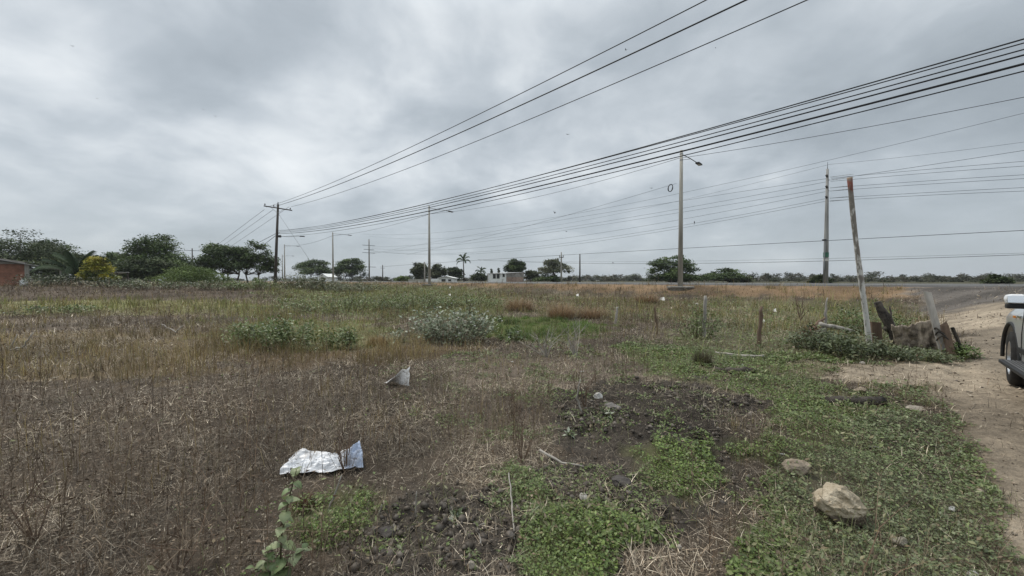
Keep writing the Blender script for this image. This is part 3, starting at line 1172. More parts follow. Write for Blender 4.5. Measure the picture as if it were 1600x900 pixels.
DK = [(0.058, .08, .034), (0.04, .057, .025), (0.085, .108, .046)]
MID = [(0.072, .108, .036), (0.049, .075, .027), (0.108, .148, .052)]
BRI = [(0.115, .165, .045), (0.08, .12, .034), (0.155, .21, .065)]
OLV = [(0.115, .13, .066), (0.082, .095, .048), (0.15, .165, .09)]
YEL = [(0.46, .38, .05), (0.34, .32, .05), (0.20, .22, .05), (0.10, .13, .04)]
PALE = [(0.15, .16, .09), (0.10, .115, .06), (0.21, .21, .145)]

tree('acacia_tree', 'broad dark flat-topped tree rising behind the brick house', 26, 357, 160, 60, 'umbrella', DK, 7500, 3, .14, gaps=1.9)
tree('acacia_tree', 'dark low-spreading tree between the brick house and the palm', 78, 374, 86, 66, 'umbrella', MID, 3000, 4, .25, gaps=1.2)
tree('acacia_tree', 'feathery grey-green tree behind the yellow tree', 172, 390, 70, 66, 'umbrella', MID, 3600, 43, .05, gaps=1.4)
tree('roadside_tree', 'low dark tree between the yellow tree and the tall layered tree', 200, 406, 66, 54, 'round', DK, 2800, 44, .02, gaps=1.2)
tree('flowering_tree', 'yellow flowering tree beside the leafy palm', 154, 392, 44, 44.5, 'umbrella', YEL, 2300, 5, .05, gaps=1.2)
tree('acacia_tree', 'dark layered tree filling the gap behind the leafy palm', 112, 388, 80, 70, 'umbrella', DK, 3600, 41, .10, gaps=1.4)
tree('roadside_tree', 'dark green tree rising above the spreading bright bush', 290, 404, 74, 60, 'round', MID, 3000, 42, .03, gaps=1.2)
tree('roadside_tree', 'grey-green tree right of the yellow tree', 186, 391, 62, 78, 'round', OLV, 3000, 6, .10)
tree('acacia_tree', 'tall layered tree, highest of the group left of the wooden pole', 244, 362, 92, 62, 'umbrella', MID, 7000, 7, .15, gaps=1.9)
tree('roadside_tree', 'dark rounded tree under the tall layered tree', 228, 398, 92, 56, 'round', DK, 3600, 8, .05, gaps=1.2)
tree('roadside_tree', 'small dark treetop showing below the distant crossarm pole', 306, 405, 56, 92, 'round', DK, 1500, 9, .10)
tree('green_bush', 'bright green spreading bush at the edge of the dead weeds', 300, 410, 100, 46, 'bush', BRI, 4200, 10, leaf=.13, cat='bush', gaps=1.3)
tree('almond_tree', 'dense dark-green tree on several trunks left of the wooden pole', 352, 372, 80, 70, 'umbrella', MID, 5200, 11, .27, gaps=1.5, trunks=4)
tree('almond_tree', 'lighter open tree touching the wooden pole', 398, 376, 66, 73, 'umbrella', MID, 3200, 12, .27, gaps=1.1, trunks=2)
tree('roadside_tree', 'round green tree just left of the third street lamp', 490, 403, 56, 140, 'umbrella', MID, 3000, 13, .34, leaf=.5, trunks=2)
tree('roadside_tree', 'two-tiered tree just right of the third street lamp', 547, 399, 50, 145, 'umbrella', MID, 3000, 14, .25, leaf=.5, trunks=2, gaps=1.1)
tree('rounded_tree', 'soft domed tree left of the second street lamp', 656, 407, 34, 115, 'round', OLV, 2600, 15, .02, leaf=.42)
tree('rounded_tree', 'soft domed tree right of the second street lamp', 683, 409, 34, 117, 'round', OLV, 2600, 16, .02, leaf=.42)
tree('green_bush', 'pale green bush beside the soft domed trees', 628, 429, 28, 118, 'bush', BRI, 900, 17, leaf=.4, cat='bush')
tree('dark_tree', 'very dark round tree at the foot of the tall palm', 712, 414, 36, 112, 'round', DK, 2200, 18, .02, leaf=.42)
tree('dark_tree', 'low dark tree at the left edge of the white building', 748, 424, 38, 108, 'round', DK, 1600, 19, .02, leaf=.42)
palm('tall slim palm with a ragged crown above the dark round tree', 725, 396, 24, 113, .74, 13, 20, droop=1.4)
palm('small palm beside the white building roof', 751, 416, 18, 109, .66, 11, 21, droop=1.5)
palm('bushy low palm with long fronds beside the yellow tree', 126, 379, 76, 45.5, .22, 19, 22, pal=[(0.034, .055, .028), (0.05, .075, .036), (0.07, .10, .05)], droop=1.05)
tree('conifer_tree', 'small pointed conifer left of the other one behind the white roof', 768, 421, 5, 125, 'spire', DK, 160, 23, .1, leaf=.4)
tree('conifer_tree', 'small pointed conifer nearer the middle of the white roof', 779, 420, 7, 125, 'spire', DK, 200, 24, .1, leaf=.4)
tree('roadside_tree', 'dense green tree behind the brick end of the white building', 806, 402, 42, 110, 'round', MID, 3200, 25, .25, leaf=.42, gaps=1.1)
tree('roadside_tree', 'brownish low tree right of the white building', 834, 420, 36, 112, 'round', OLV, 1500, 26, .05, leaf=.42)
tree('pale_tree', 'sparse pale half-bare tree behind the small concrete pole', 867, 404, 50, 100, 'umbrella', PALE, 1700, 27, .40, leaf=.4, gaps=.9)
tree('green_bush', 'dark bush below the sparse pale tree', 856, 426, 44, 98, 'bush', MID, 1500, 28, leaf=.36, cat='bush')
PTRUNK = plain('pale_bark', (0.26, .235, .20), .9, .3, 8)
tree('almond_tree', 'big open-crowned tree with pale trunk behind the nearest street lamp', 1049, 392, 74, 78, 'umbrella', MID, 2500, 29, .26, gaps=.85, leaf=.34, trunk_mat=PTRUNK)
tree('green_bush', 'dark thicket at the foot of the open-crowned tree', 1056, 420, 84, 77, 'bush', MID, 2600, 30, leaf=.32, cat='bush', gaps=1.2)
tree('acacia_tree', 'low wide domed tree right of the nearest street lamp', 1130, 418, 66, 88, 'umbrella', MID, 2200, 31, .12, leaf=.36, gaps=1.2)
tree('green_bush', 'low brown-green bush right of the wide domed tree', 1156, 428, 36, 86, 'bush', OLV, 1100, 32, leaf=.36, cat='bush')
tree('green_bush', 'spiky dark bush at the foot of the tall concrete pole', 1283, 429, 30, 46, 'bush', DK, 900, 33, leaf=.24, cat='bush')
tree('green_bush', 'ragged dark bush beyond the road near the silver vehicle', 1557, 427, 34, 40, 'bush', DK, 1200, 34, leaf=.22, cat='bush')


def build_treeline():
    r_ = np.random.default_rng(99)
    cents, radii, per = [], [], []
    for px in np.concatenate([np.arange(560, 905, 11.0), np.arange(895, 1720, 6.5), np.arange(-60, 560, 22.0)]):
        Y = r_.uniform(150, 260)
        if px > 1150:
            Y = r_.uniform(95, 210)
        pxx = px + r_.normal() * 4
        h = r_.uniform(.45, 1.0) * (11 if px > 880 else 8)
        if r_.random() < .12:
            h *= 1.35
        x = at_depth(pxx, 438, Y)[0]
        w = r_.uniform(14, 34) * Y / FPX / 2
        hh = 1.0 + h * Y / FPX
        for k in range(5):
            f = r_.normal(0, .45, 2)
            cents.append((x + f[0] * w, Y + f[1] * w, 1 + (hh - .3) * (.12 + .78 * r_.random() * (1 - min(1, abs(f[0]))))))
            radii.append((w * .5, w * .5, hh * .24))
            per.append(110)
    P, G = blob_cloud(r_, cents, radii, per)
    n = len(P)
    gcol = tint(r_, len(cents), [(0.075, .085, .05), (0.055, .066, .04), (0.095, .10, .065), (0.11, .10, .07)], .25)
    col = gcol[G] * (1 + (r_.random((n, 1)) - .5) * .4)
    L = P[:, 1] / 390 * 1.5 * (.6 + .8 * r_.random(n))
    V, Fc, C = leaves(P, L, L * .5, r_.random(n) * 6.283, (r_.random(n) - .5) * 1.3, (r_.random(n) - .5) * 1.6, col, .12)
    o = np_mesh('distant_woodland', V, Fc, M['tree_leaf'], C)
    tag(o, 'low line of scrub trees along the horizon beyond the road', 'woodland', kind='stuff')


build_treeline()

# ------------------------------------------------------------------ shrubs and weeds in the field
def shrub(name, label, px, base, top, width, pal, leafsize, n, seed, flowers=0, cat='shrub', group=None, spread=1.0, ragged=.5, up=.3):
    r_ = np.random.default_rng(seed)
    x, y = ground_hit(px, base)
    zb = gz(x, y)
    H = at_depth(px, top, y)[2] - zb
    R = width * y / FPX / 2
    root = empty(name, (x, y, zb), label, cat, group)
    ns = max(8, int(n / 38))
    a = r_.random(ns) * 6.283
    f = np.sqrt(r_.random(ns))
    tips = np.stack([np.cos(a) * f * R, np.sin(a) * f * R * spread, H * (.45 + .55 * r_.random(ns) ** ragged) * (1 - .45 * f * f)], 1)
    roots_ = tips * np.array([.55, .55, 0])
    mb = MB()
    for t, b in zip(tips, roots_):
        m = (b + t) / 2 + r_.normal(0, .04, 3) * H
        mb.tube([b - [0, 0, .03], m, t], [.006 * max(1, y / 8), .004 * max(1, y / 8), .002], 4, False)
    mb.build('stems', M['stem'], root)
    i = r_.integers(0, ns, n)
    t = r_.random(n) ** .6
    P = roots_[i] * (1 - t)[:, None] + tips[i] * t[:, None] + r_.normal(0, 1, (n, 3)) * np.array([R * .10, R * .10, H * .07])
    P[:, 2] = np.maximum(P[:, 2], .01)
    col = tint(r_, ns, pal, .25)[i] * (1 + (r_.random((n, 1)) - .5) * .5)
    L = leafsize * (.5 + r_.random(n))
    parts = [leaves(P, L, L * (.4 + .25 * r_.random(n)), r_.random(n) * 6.283, up + (r_.random(n) - .5) * 1.5, (r_.random(n) - .5) * 1.2, col, .15)]
    if flowers:
        k = r_.integers(0, ns, flowers)
        P = tips[k] + r_.normal(0, 1, (flowers, 3)) * np.array([R * .08, R * .08, H * .05])
        for q in range(5):
            Lq = np.full(flowers, leafsize * .45)
            parts.append(leaves(P, Lq, Lq * .9, np.full(flowers, q * 1.2566) + r_.random(flowers) * .3, np.full(flowers, .5), np.zeros(flowers), np.full((flowers, 3), .72), .1))
    V, Fc, C = merge(parts)
    np_mesh('foliage', V, Fc, M['veg'], C, root)
    return root


M['stem'] = plain('weed_stem', (0.12, .105, .06), .85, .3, 10)
SILV = [(0.28, .32, .215), (0.19, .23, .14), (0.42, .45, .36), (0.10, .135, .06)]
LEAFG = [(0.13, .185, .055), (0.10, .145, .045), (0.185, .235, .085), (0.065, .095, .034)]
DUSK = [(0.10, .125, .055), (0.065, .085, .038), (0.14, .165, .08)]

shrub('silver_shrub', 'wide silvery-leaved shrub with white flowers in mid field', 706, 532, 472, 150, SILV, .08, 2800, 101, 60, spread=.7, ragged=.8)
shrub('silver_shrub', 'small silvery plant left of the wide silvery shrub', 616, 534, 511, 50, SILV, .07, 420, 102, 4)
shrub('leafy_shrub', 'green leafy plant at the right end of the silvery shrub', 800, 535, 505, 60, LEAFG, .07, 380, 103, 3)
shrub('leafy_shrub', 'leafy green bush at the left end of the green band', 398, 541, 495, 90, LEAFG, .07, 1300, 104, 3, ragged=.9)
shrub('leafy_shrub', 'tallest leafy green bush in the middle of the green band', 455, 545, 488, 110, LEAFG, .07, 1700, 105, 6, ragged=1.0)
shrub('leafy_shrub', 'lower leafy green bush at the right end of the green band', 515, 548, 504, 90, LEAFG, .065, 1000, 106, 2, ragged=1.0)
shrub('flowering_creeper', 'low plant dotted with white flowers in the yellow grass', 88, 490, 476, 120, LEAFG, .10, 700, 107, 26)
shrub('scrub_bush', 'feathery grey-green bush around the foot of the wooden pole', 470, 452, 424, 70, OLV, .17, 1500, 108, 2, ragged=.9)
shrub('scrub_bush', 'feathery bush left of the street lamp base behind the field', 505, 454, 430, 64, OLV, .17, 1300, 109, 2, ragged=.9)
shrub('scrub_bush', 'olive bush beside the feathery bushes, nearest the road bank', 560, 456, 436, 90, OLV, .16, 1400, 110, 3, ragged=.9)
shrub('scrub_bush', 'yellow-green bush just left of the wooden pole', 395, 453, 433, 90, BRI, .16, 1500, 111, 4)
shrub('scrub_bush', 'white-flecked shrub below the spreading green bush', 235, 452, 436, 110, DUSK, .17, 1500, 112, 40)
shrub('scrub_bush', 'shrub dotted with white blooms right of the spreading bush', 340, 453, 436, 80, DUSK, .17, 1200, 113, 30)
shrub('scrub_bush', 'dark undergrowth beside the brick house corner', 75, 448, 425, 80, DK, .18, 1400, 114, 4)
shrub('scrub_bush', 'dark undergrowth below the low sheet roof', 175, 449, 430, 70, DK, .18, 1100, 115, 4)
shrub('green_weed_clump', 'green clump of weeds on the left half of the rise', 540, 486, 452, 190, LEAFG, .085, 2600, 116, 9, ragged=1.2)
shrub('green_weed_clump', 'olive clump of weeds with white specks before the second lamp', 650, 482, 450, 170, LEAFG, .085, 2200, 117, 14, ragged=1.2)
shrub('green_weed_clump', 'dull green clump above the silvery shrub', 740, 480, 455, 130, LEAFG, .085, 1500, 118, 12, ragged=1.2)
shrub('green_weed_clump', 'light green bush around the slim grey fence post', 1088, 526, 470, 76, LEAFG, .055, 1100, 119)
shrub('bramble_mound', 'dark leafy mound at the foot of the leaning white pole', 1325, 558, 515, 130, DUSK, .06, 2600, 120)
shrub('bramble_mound', 'green weeds behind the leaning white pole', 1352, 520, 474, 110, LEAFG, .075, 1500, 121, 3)
shrub('bramble_mound', 'leafy weeds in front of the torn dirty sheet', 1420, 562, 541, 110, DUSK, .055, 1700, 122)
shrub('bramble_mound', 'bright green tuft at the foot of the grey plank', 1497, 560, 533, 50, BRI, .05, 1100, 123)
shrub('bramble_mound', 'dark weeds around the broken sticks', 1270, 548, 506, 70, DUSK, .06, 1100, 124)
shrub('small_seedling', 'small pale green seedling on the dark soil near the front', 712, 812, 800, 26, SILV, .05, 22, 125, cat='seedling')
shrub('small_seedling', 'small grey-green seedling left of the cracked mud', 886, 686, 674, 18, SILV, .05, 18, 126, cat='seedling')
shrub('small_seedling', 'small round-leaved seedling in the cracked mud', 948, 654, 643, 14, SILV, .05, 18, 127, cat='seedling')


def tussock(label, px, base, top, width, pal, seed, n=1500, name='grass_tussock'):
    r_ = np.random.default_rng(seed)
    x, y = ground_hit(px, base)
    zb = gz(x, y)
    H = at_depth(px, top, y)[2] - zb
    R = width * y / FPX / 2
    s = max(1, y / 7) ** .8
    a = r_.random(n) * 6.283
    f = np.sqrt(r_.random(n)) * .62
    col = tint(r_, n, pal, .3)
    n = len(a)
    V, Fc, C = blades(np.cos(a) * f * R, np.sin(a) * f * R, np.full(n, -.02), H * (.25 + .95 * r_.random(n) ** 1.3) * (1.05 - 1.1 * f * f), (.0032 + .0026 * r_.random(n)) * s, R * (.15 + .8 * r_.random(n)), a + r_.normal(0, .9, n), col, .5, .7, col * 1.25)
    o = np_mesh(name, V, Fc, M['veg'], C)
    o.location = (x, y, zb)
    tag(o, label, 'grass tussock')
    return o


BRN = [(0.30, .195, .105), (0.22, .14, .075), (0.38, .27, .16), (0.17, .11, .06)]
tussock('large brown tussock nearest the bright green grass', 877, 497, 470, 60, BRN, 201)
tussock('brown tussock on the bank left of the largest one', 812, 486, 462, 60, BRN, 202)
tussock('rust-brown tussock right of the bright green grass', 925, 497, 476, 66, BRN, 203)
tussock('wide low brown tussock below the nearest lamp base', 1010, 474, 456, 50, BRN, 204)
tussock('straw-coloured tussock left of the silvery shrub foot', 590, 540, 520, 44, [(0.30, .21, .10), (0.22, .15, .07)], 205)
tussock('dark tangled tuft in the short green grass', 1098, 568, 538, 40, [(0.07, .06, .035), (0.10, .085, .05)], 206, 700)
tussock('rust-red tuft behind the foreground green weed', 477, 800, 768, 40, [(0.16, .085, .05), (0.11, .06, .04)], 207, 500)


def foreground_weed():
    r_ = np.random.default_rng(5)
    x, y = ground_hit(437, 925)
    zb = gz(x, y)
    root = empty('tall_weed', (x, y, zb), 'tall broad-leaved green weed standing at the near edge of the field', 'weed')
    tops = [(at_depth(463, 735, y * 1.02), 13), (at_depth(418, 862, y * .98), 7), (at_depth(478, 858, y * .97), 7), (at_depth(398, 890, y * .96), 5)]
    mb = MB()
    P, L, A, T, Cc = [], [], [], [], []
    for tp, n in tops:
        tip = Vector(tp) - Vector((x, y, zb))
        pts = [Vector((0, 0, -.03)), tip * .35 + Vector((-.02, 0, .03)), tip * .7 + Vector((-.012, 0, .02)), tip]
        mb.tube(pts, [.006, .005, .004, .002], 6)
        for k in range(n):
            f = .12 + .88 * k / (n - 1)
            i = min(2, int(f * 3))
            b = pts[i].lerp(pts[i + 1], f * 3 - i)
            for sgn in (0, math.pi):
                P.append(tuple(b))
                A.append(k * 1.9 + sgn + r_.normal() * .5)
                T.append(-.05 - .75 * r_.random() if f < .9 else .5)
                L.append((.10 - .05 * f) * (.6 + .6 * r_.random()))
                Cc.append(np.array([(0.20, .25, .115), (0.155, .205, .09), (0.26, .30, .16)][r_.integers(0, 3)]) * (.85 + .3 * r_.random()))
    mb.build('stem', M['stem'], root, smooth=True)
    # broad leaves: a curved strip of four folded segments
    V, Fc, C = [], [], []
    for p, l, a, t, c in zip(P, L, A, T, Cc):
        b0 = len(V)
        pp = Vector(p)
        prof = [0.05, .34, .40, .30, .15, 0.0]
        tt = t + .55
        for s, wd in enumerate(prof):
            d = Vector((math.cos(a) * math.cos(tt), math.sin(a) * math.cos(tt), math.sin(tt)))
            sd_ = Vector((-math.sin(a), math.cos(a), 0))
            V += [tuple(pp - sd_ * wd * l + Vector((0, 0, .07 * l))), tuple(pp), tuple(pp + sd_ * wd * l + Vector((0, 0, .07 * l)))]
            C += [c * .92, c * 1.2, c * 1.02]
            pp = pp + d * l / 5
            tt -= .34
        for s in range(5):
            o = b0 + s * 3
            for u in (0, 1):
                Fc += [(o + u, o + u + 1, o + u + 4), (o + u, o + u + 4, o + u + 3)]
    np_mesh('foliage', np.array(V), np.array(Fc), M['veg'], np.array(C), root, smooth=True)


foreground_weed()

# ------------------------------------------------------------------ street lamps along the road
def street_lamp(label, px, top, Y, arm=3.0, plinth=True, seed=0):
    x = at_depth(px, 438, Y)[0]
    zb = gz(x, Y)
    zt = at_depth(px, top, Y)[2]
    root = empty('street_lamp', (x, Y, zb), label, 'street lamp', 'street lamps along the road bank')
    H = zt - zb
    mb = MB()
    n = 12
    mb.tube([(0, 0, -.2), (0, 0, H * .5), (0, 0, H)], [.185, .145, .105], n)
    mb.build('pole', M['concrete'], root, smooth=True)
    if plinth:
        pb = MB()
        pb.lathe([(0.0, -.5), (.80, -.5), (.86, .02), (0.95, .03), (.95, .13), (.90, .16), (.20, .17)], n=20)
        pb.build('plinth', M['concrete_dark'], root)
    cap = MB().lathe([(.112, H - .75), (.118, H - .75), (.118, H - .68), (.105, H - .68)], n=12)
    cap.build('band', M['steel'], root)
    cap = MB()
    cap.lathe([(.112, H - .30), (.118, H - .30), (.118, H - .24), (.105, H - .24)], n=12)
    cap.build('band', M['steel'], root)
    d = Vector((RN[0], RN[1], 0))
    ab = MB()
    p0 = Vector((0, 0, H - .27))
    ab.tube([p0, p0 + d * arm * .5 + Vector((0, 0, .03)), p0 + d * arm + Vector((0, 0, -.02))], .032, 8)
    ab.tube([Vector((0, 0, H - .7)), p0 + d * arm * .55 + Vector((0, 0, .0))], .02, 6)
    ab.build('arm', M['steel'], root, smooth=True)
    hb = MB()
    Mx = Matrix.Rotation(math.atan2(d.y, d.x), 3, 'Z') @ Matrix.Rotation(math.radians(4), 3, 'Y')
    hb.box(p0 + d * (arm + .30) + Vector((0, 0, -.03)), (.72, .30, .11), Mx)
    hd = hb.build('lamp_head', M['dark_steel'], root, bevel=.03)
    lb = MB()
    lb.box(p0 + d * (arm + .36) + Vector((0, 0, -.095)), (.46, .22, .02), Mx)
    lb.build('lens', M['lens'], root)
    return root


M['lens'] = plain('lamp_lens', (0.55, .56, .55), .25, .05, 5, spec=.5)
LAMPS = [('nearest tall concrete street lamp on a round plinth', 1063, 235, 28.8),
         ('second tall street lamp, between the white house and the hut', 671, 322, 50.0),
         ('third street lamp, standing between the two open green trees', 520.5, 363, 76.7),
         ('far small street lamp just right of the wooden pole', 445, 382, 104.0)]
for i, (lb_, px, tp, Y) in enumerate(LAMPS):
    street_lamp(lb_, px, tp, Y, plinth=i < 3)
street_lamp('farthest street lamp, hidden half behind the wooden pole side', 441.5, 398, 134.0, plinth=False)

# ------------------------------------------------------------------ utility poles
U1 = np.array([-31.0, 52.0])
LE = np.array([0.686, -0.727])        # run of the wooden pole line towards the camera's right
LN = np.array([0.727, 0.686])


def insulator(c, parent, h=.24, r=.085, name='insulator'):
    mb = MB()
    mb.lathe([(.02, 0), (.022, .07), (r * .7, .09), (r, .12), (r * .55, .15), (r * .9, .18), (r * .45, .21), (r * .5, h), (0, h)], c=c, n=10)
    return mb.build(name, M['ceramic'], parent, smooth=True)


def wood_pole():
    base = ground_hit(429, 437)
    x, Y = at_depth(429.5, 436, 52)[0], 52.0
    zb = gz(x, Y)
    top = at_depth(434.5, 319, 52.0)
    root = empty('utility_pole', (x, Y, zb), 'leaning wooden power pole with crossarm, left of the street lamps', 'utility pole')
    t = Vector((top[0] - x, 0, top[2] - zb))
    mb = MB().tube([(0, 0, -.3), t * .5, t], [.20, .165, .125], 12)
    mb.build('pole', M['wood_pole'], root, smooth=True)
    d = Vector((LN[0], LN[1], 0))
    ca = t + Vector((0, -.16, -.55))
    tilt = Vector((0, 0, -.10))
    arm = MB()
    a0, a1 = ca - d * 1.55 - tilt * 1.0, ca + d * 1.75 + tilt
    Mx = Matrix.Rotation(math.atan2(d.y, d.x), 3, 'Z') @ Matrix.Rotation(math.radians(3.2), 3, 'Y')
    arm.box((a0 + a1) / 2, ((a1 - a0).length, .11, .13), Mx)
    arm.build('crossarm', M['wood_pole'], root, bevel=.01)
    br = MB()
    br.tube([ca - d * .75 + Vector((0, 0, -.02)), t + Vector((0, -.12, -1.2))], .022, 5)
    br.tube([ca + d * .75 + Vector((0, 0, -.06)), t + Vector((0, -.12, -1.2))], .022, 5)
    br.build('brace', M['steel'], root)
    tops = []
    for f in (-1.42, -.42, 1.52):
        c = ca + d * f + tilt * (f / 1.6) + Vector((0, 0, .065))
        insulator(tuple(c), root, .27, .10)
        tops.append(Vector((x, Y, zb)) + c + Vector((0, 0, .26)))
    c = t + Vector((0, 0, 0))
    insulator(tuple(c), root, .27, .10)
    tops.append(Vector((x, Y, zb)) + c + Vector((0, 0, .26)))
    # lamp bracket half way down
    z = at_depth(438, 369, 52)[2] - zb
    pz = t * (z / t.z)
    q = MB()
    dl = Vector((0.98, .2, 0))
    q.tube([pz, pz + dl * 1.4 + Vector((0, 0, -.05)), pz + dl * 2.9 + Vector((0, 0, .06))], .03, 6)
    q.build('lamp_arm', M['steel'], root)
    MB().box(pz + dl * 3.1 + Vector((0, 0, .04)), (.6, .24, .12)).build('lamp_head', M['dark_steel'], root, bevel=.03)
    MB().lathe([(0, -.16), (.17, -.16), (.19, -.05), (.19, .10), (.12, .16), (0, .16)], c=tuple(pz + Vector((.42, -.05, -.02))), n=12).build('junction_box', M['dark_steel'], root)
    rk = MB()
    for k in range(4):
        rk.box(pz + Vector((.17, -.06, .18 + .22 * k)), (.10, .12, .08))
    rk.build('rack', M['ceramic'], root)
    return Vector((x, Y, zb)), t, tops, pz


UB, UT, UTOPS, UPZ = wood_pole()


def simple_pole(label, px, top, base, Y, r=.13, mat='concrete', arms=(), name='utility_pole', lean=0.0, group=None, ins=True, armdir=None):
    x = at_depth(px, 438, Y)[0]
    zb = gz(x, Y)
    H = at_depth(px, top, Y)[2] - zb
    root = empty(name, (x, Y, zb), label, 'utility pole' if name == 'utility_pole' else name.replace('_', ' '), group)
    MB().tube([(0, 0, -.3), (lean * .5, 0, H * .5), (lean, 0, H)], [r * 1.35, r * 1.1, r * .8], 10).build('pole', M[mat], root, smooth=True)
    d = Vector(armdir or (LN[0], LN[1], 0))
    for dz, half in arms:
        c = Vector((lean, -.12, H - dz))
        Mx = Matrix.Rotation(math.atan2(d.y, d.x), 3, 'Z')
        MB().box(c, (2 * half, .10, .12), Mx).build('crossarm', M['dark_steel'], root)
        if ins:
            for f in (-.92, .92):
                insulator(tuple(c + d * half * f + Vector((0, 0, .06))), root, .3, .11)
    return root, x, zb, H


simple_pole('distant crossarm pole showing above the trees at the left', 301, 388, 440, 122, .17, 'wood_pole', [(.7, 1.9)])
simple_pole('far steel pole with several crossarms beyond the road', 577, 374, 438, 122, .19, 'concrete_dark', [(1.9, 2.0), (3.2, 1.6), (4.2, 2.0), (8.6, 2.2)], ins=False)
simple_pole('short dark pole with small crossarm right of the far steel pole', 598, 414, 438, 150, .18, 'wood_pole', [(1.2, .9)], ins=False)
simple_pole('small pale pole with crossarm in front of the half-bare tree', 877, 394, 440, 69, .12, 'concrete', [(.9, .55)])
simple_pole('plain dark pole standing alone right of the half-bare tree', 906, 397, 440, 66, .11, 'wood_pole')
simple_pole('slim white post close beside the second street lamp', 663.5, 409, 440, 62, .10, 'concrete', name='concrete_post')
simple_pole('slim grey post under the two-tiered tree', 537, 425, 438, 100, .10, 'concrete', name='concrete_post')


M['concrete_grey'] = plain('grey_concrete', (0.29, 0.285, 0.27), .85, .34, 3, bump=.25, bscale=50, streak=True)


def big_pole():
    Y = 43.0
    x = at_depth(1290, 438, Y)[0]
    zb = gz(x, Y)
    root = empty('utility_pole', (x, Y, zb), 'tall concrete power pole with stacked insulators beyond the road', 'utility pole')
    xt = at_depth(1293, 265, Y)[0] - x
    H = at_depth(1293, 264, Y)[2] - zb
    P = lambda z: Vector((xt * z / H, 0, z))
    MB().tube([P(-.3), P(H * .35), P(H * .6), P(H)], [.25, .22, .175, .115], 12).build('pole', M['concrete_grey'], root, smooth=True)
    MB().tube([P(H), P(H + .75)], [.03, .015], 6).build('spike', M['dark_steel'], root)
    d = Vector((RD[0], RD[1], 0))
    pts = []
    for py in (279, 296, 312):
        z = at_depth(1292, py, Y)[2] - zb
        mb = MB()
        for sg in (-1, 1):
            b = P(z + sg * .16)
            tip = b + Vector((RN[0], RN[1], 0)) * (.62 * -sg) + Vector((0, 0, .10))
            prof = []
            for k in range(9):
                f = k / 8
                prof.append(f)
            mb.tube([b.lerp(tip, f) for f in prof], [.05 if k % 2 else .11 for k in range(9)], 8)
        mb.build('insulator', M['ceramic'], root, smooth=True)
        # strain strings towards the right
        sb = MB()
        for sg in (0, 1):
            b = P(z + (.12 if sg else -.22)) + d * .25
            e = b + d * 1.9 + Vector((0, 0, -.05))
            sb.tube([b.lerp(e, k / 14) for k in range(15)], [.014 if k % 2 else .032 for k in range(15)], 6)
        sb.build('strain_insulator', M['steel'], root)
    zlow = at_depth(1290, 408, Y)[2] - zb
    MB().lathe([(.25, zlow), (.262, zlow), (.262, zlow + .28), (.25, zlow + .28)], c=tuple(P(zlow) - Vector((0, 0, zlow)))).build('white_band', M['line_paint'], root)
    MB().lathe([(.24, zlow + .45), (.25, zlow + .45), (.25, zlow + .95), (.24, zlow + .95)], c=tuple(P(zlow) - Vector((0, 0, zlow)))).build('green_band', plain('green_sheet', (.05, .16, .10), .6, .2), root)
    zb2 = at_depth(1287, 376, Y)[2] - zb
    MB().tube([P(zb2) + Vector((-.30, -.2, 0)), P(zb2 - 3.2) + Vector((-.34, -.2, 0))], .05, 6).build('conduit', M['steel'], root)
    MB().box(P(zb2) + Vector((-.38, -.2, .05)), (.40, .12, .16)).build('bracket', M['dark_steel'], root)
    return Vector((x, Y, zb)), H, P


U7B, U7H, U7P = big_pole()

# ------------------------------------------------------------------ cables: each hangs in its own vertical plane
def wire(label, p0, e, pix, rad, s0=None, s1=None, group=None, mat='cable', name='power_cable', z0=None):
    """p0, e: a point and the direction of the plane; pix: points seen on the cable; s0, s1: where it starts and ends along e"""
    p0 = np.array(p0, float)[:2]
    e = np.array(e, float)
    e /= np.linalg.norm(e)
    nrm = np.array([-e[1], e[0]])
    S, Zq = [], []
    for px, py in pix:
        d = pix_dir(px, py)
        t = nrm.dot(p0) / nrm.dot(d[:2])
        q = d[:2] * t
        S.append((q - p0).dot(e))
        Zq.append(EYE + d[2] * t)
    deg = 2 if len(pix) >= 3 else 1
    wts = 1.0 / (5 + np.abs(np.array([np.linalg.norm(p0 + e * s) for s in S])))
    pf = np.polyfit(S, Zq, deg, w=wts)
    a = min(S) if s0 is None else s0
    b = max(S) if s1 is None else s1
    ss = np.linspace(a, b, 40)
    pts = [(p0[0] + e[0] * s, p0[1] + e[1] * s, float(np.polyval(pf, s))) for s in ss]
    rr = [rad] * len(pts)
    o = MB().tube(pts, rr, 6).build(name, M[mat], smooth=True)
    tag(o, label, 'cable', group)
    return o, pf


def off(f):
    return U1 + LN * f


END = 78.0
wire('uppermost power line leaving the left end of the wooden crossarm', off(-1.42), LE, [(436, 317.5), (600, 248.7), (747, 180), (800, 153), (906, 100), (1103, 0)], .016, 0, END, 'power lines on the wooden pole')
wire('thick middle power line of the three crossing the upper sky', off(-.42), LE, [(441, 319.5), (600, 258), (782, 180), (800, 171), (954, 100), (1164, 0)], .024, 0, END, 'power lines on the wooden pole')
wire('lowest of the three power lines crossing the upper sky', off(1.52), LE, [(454, 323), (600, 278), (800, 197), (1031, 100), (1262, 0)], .017, 0, END, 'power lines on the wooden pole')
for f, (lab, pts) in zip((-1.42, -.42, 1.52), [('power line from the crossarm down to the left, nearest', [(419, 323), (355, 371)]),
                                               ('power line from the crossarm down to the left, middle one', [(429, 326), (363, 373)]),
                                               ('power line from the crossarm down to the left, farthest', [(440, 331), (374, 376)])]):
    wire(lab, off(f), LE, pts, .02, -96, -1, 'power lines left of the wooden pole')
wire('low cable from the wooden pole down to the left, upper one', off(0), LE, [(431, 365), (404, 379)], .03, -96, 0, 'power lines left of the wooden pole')
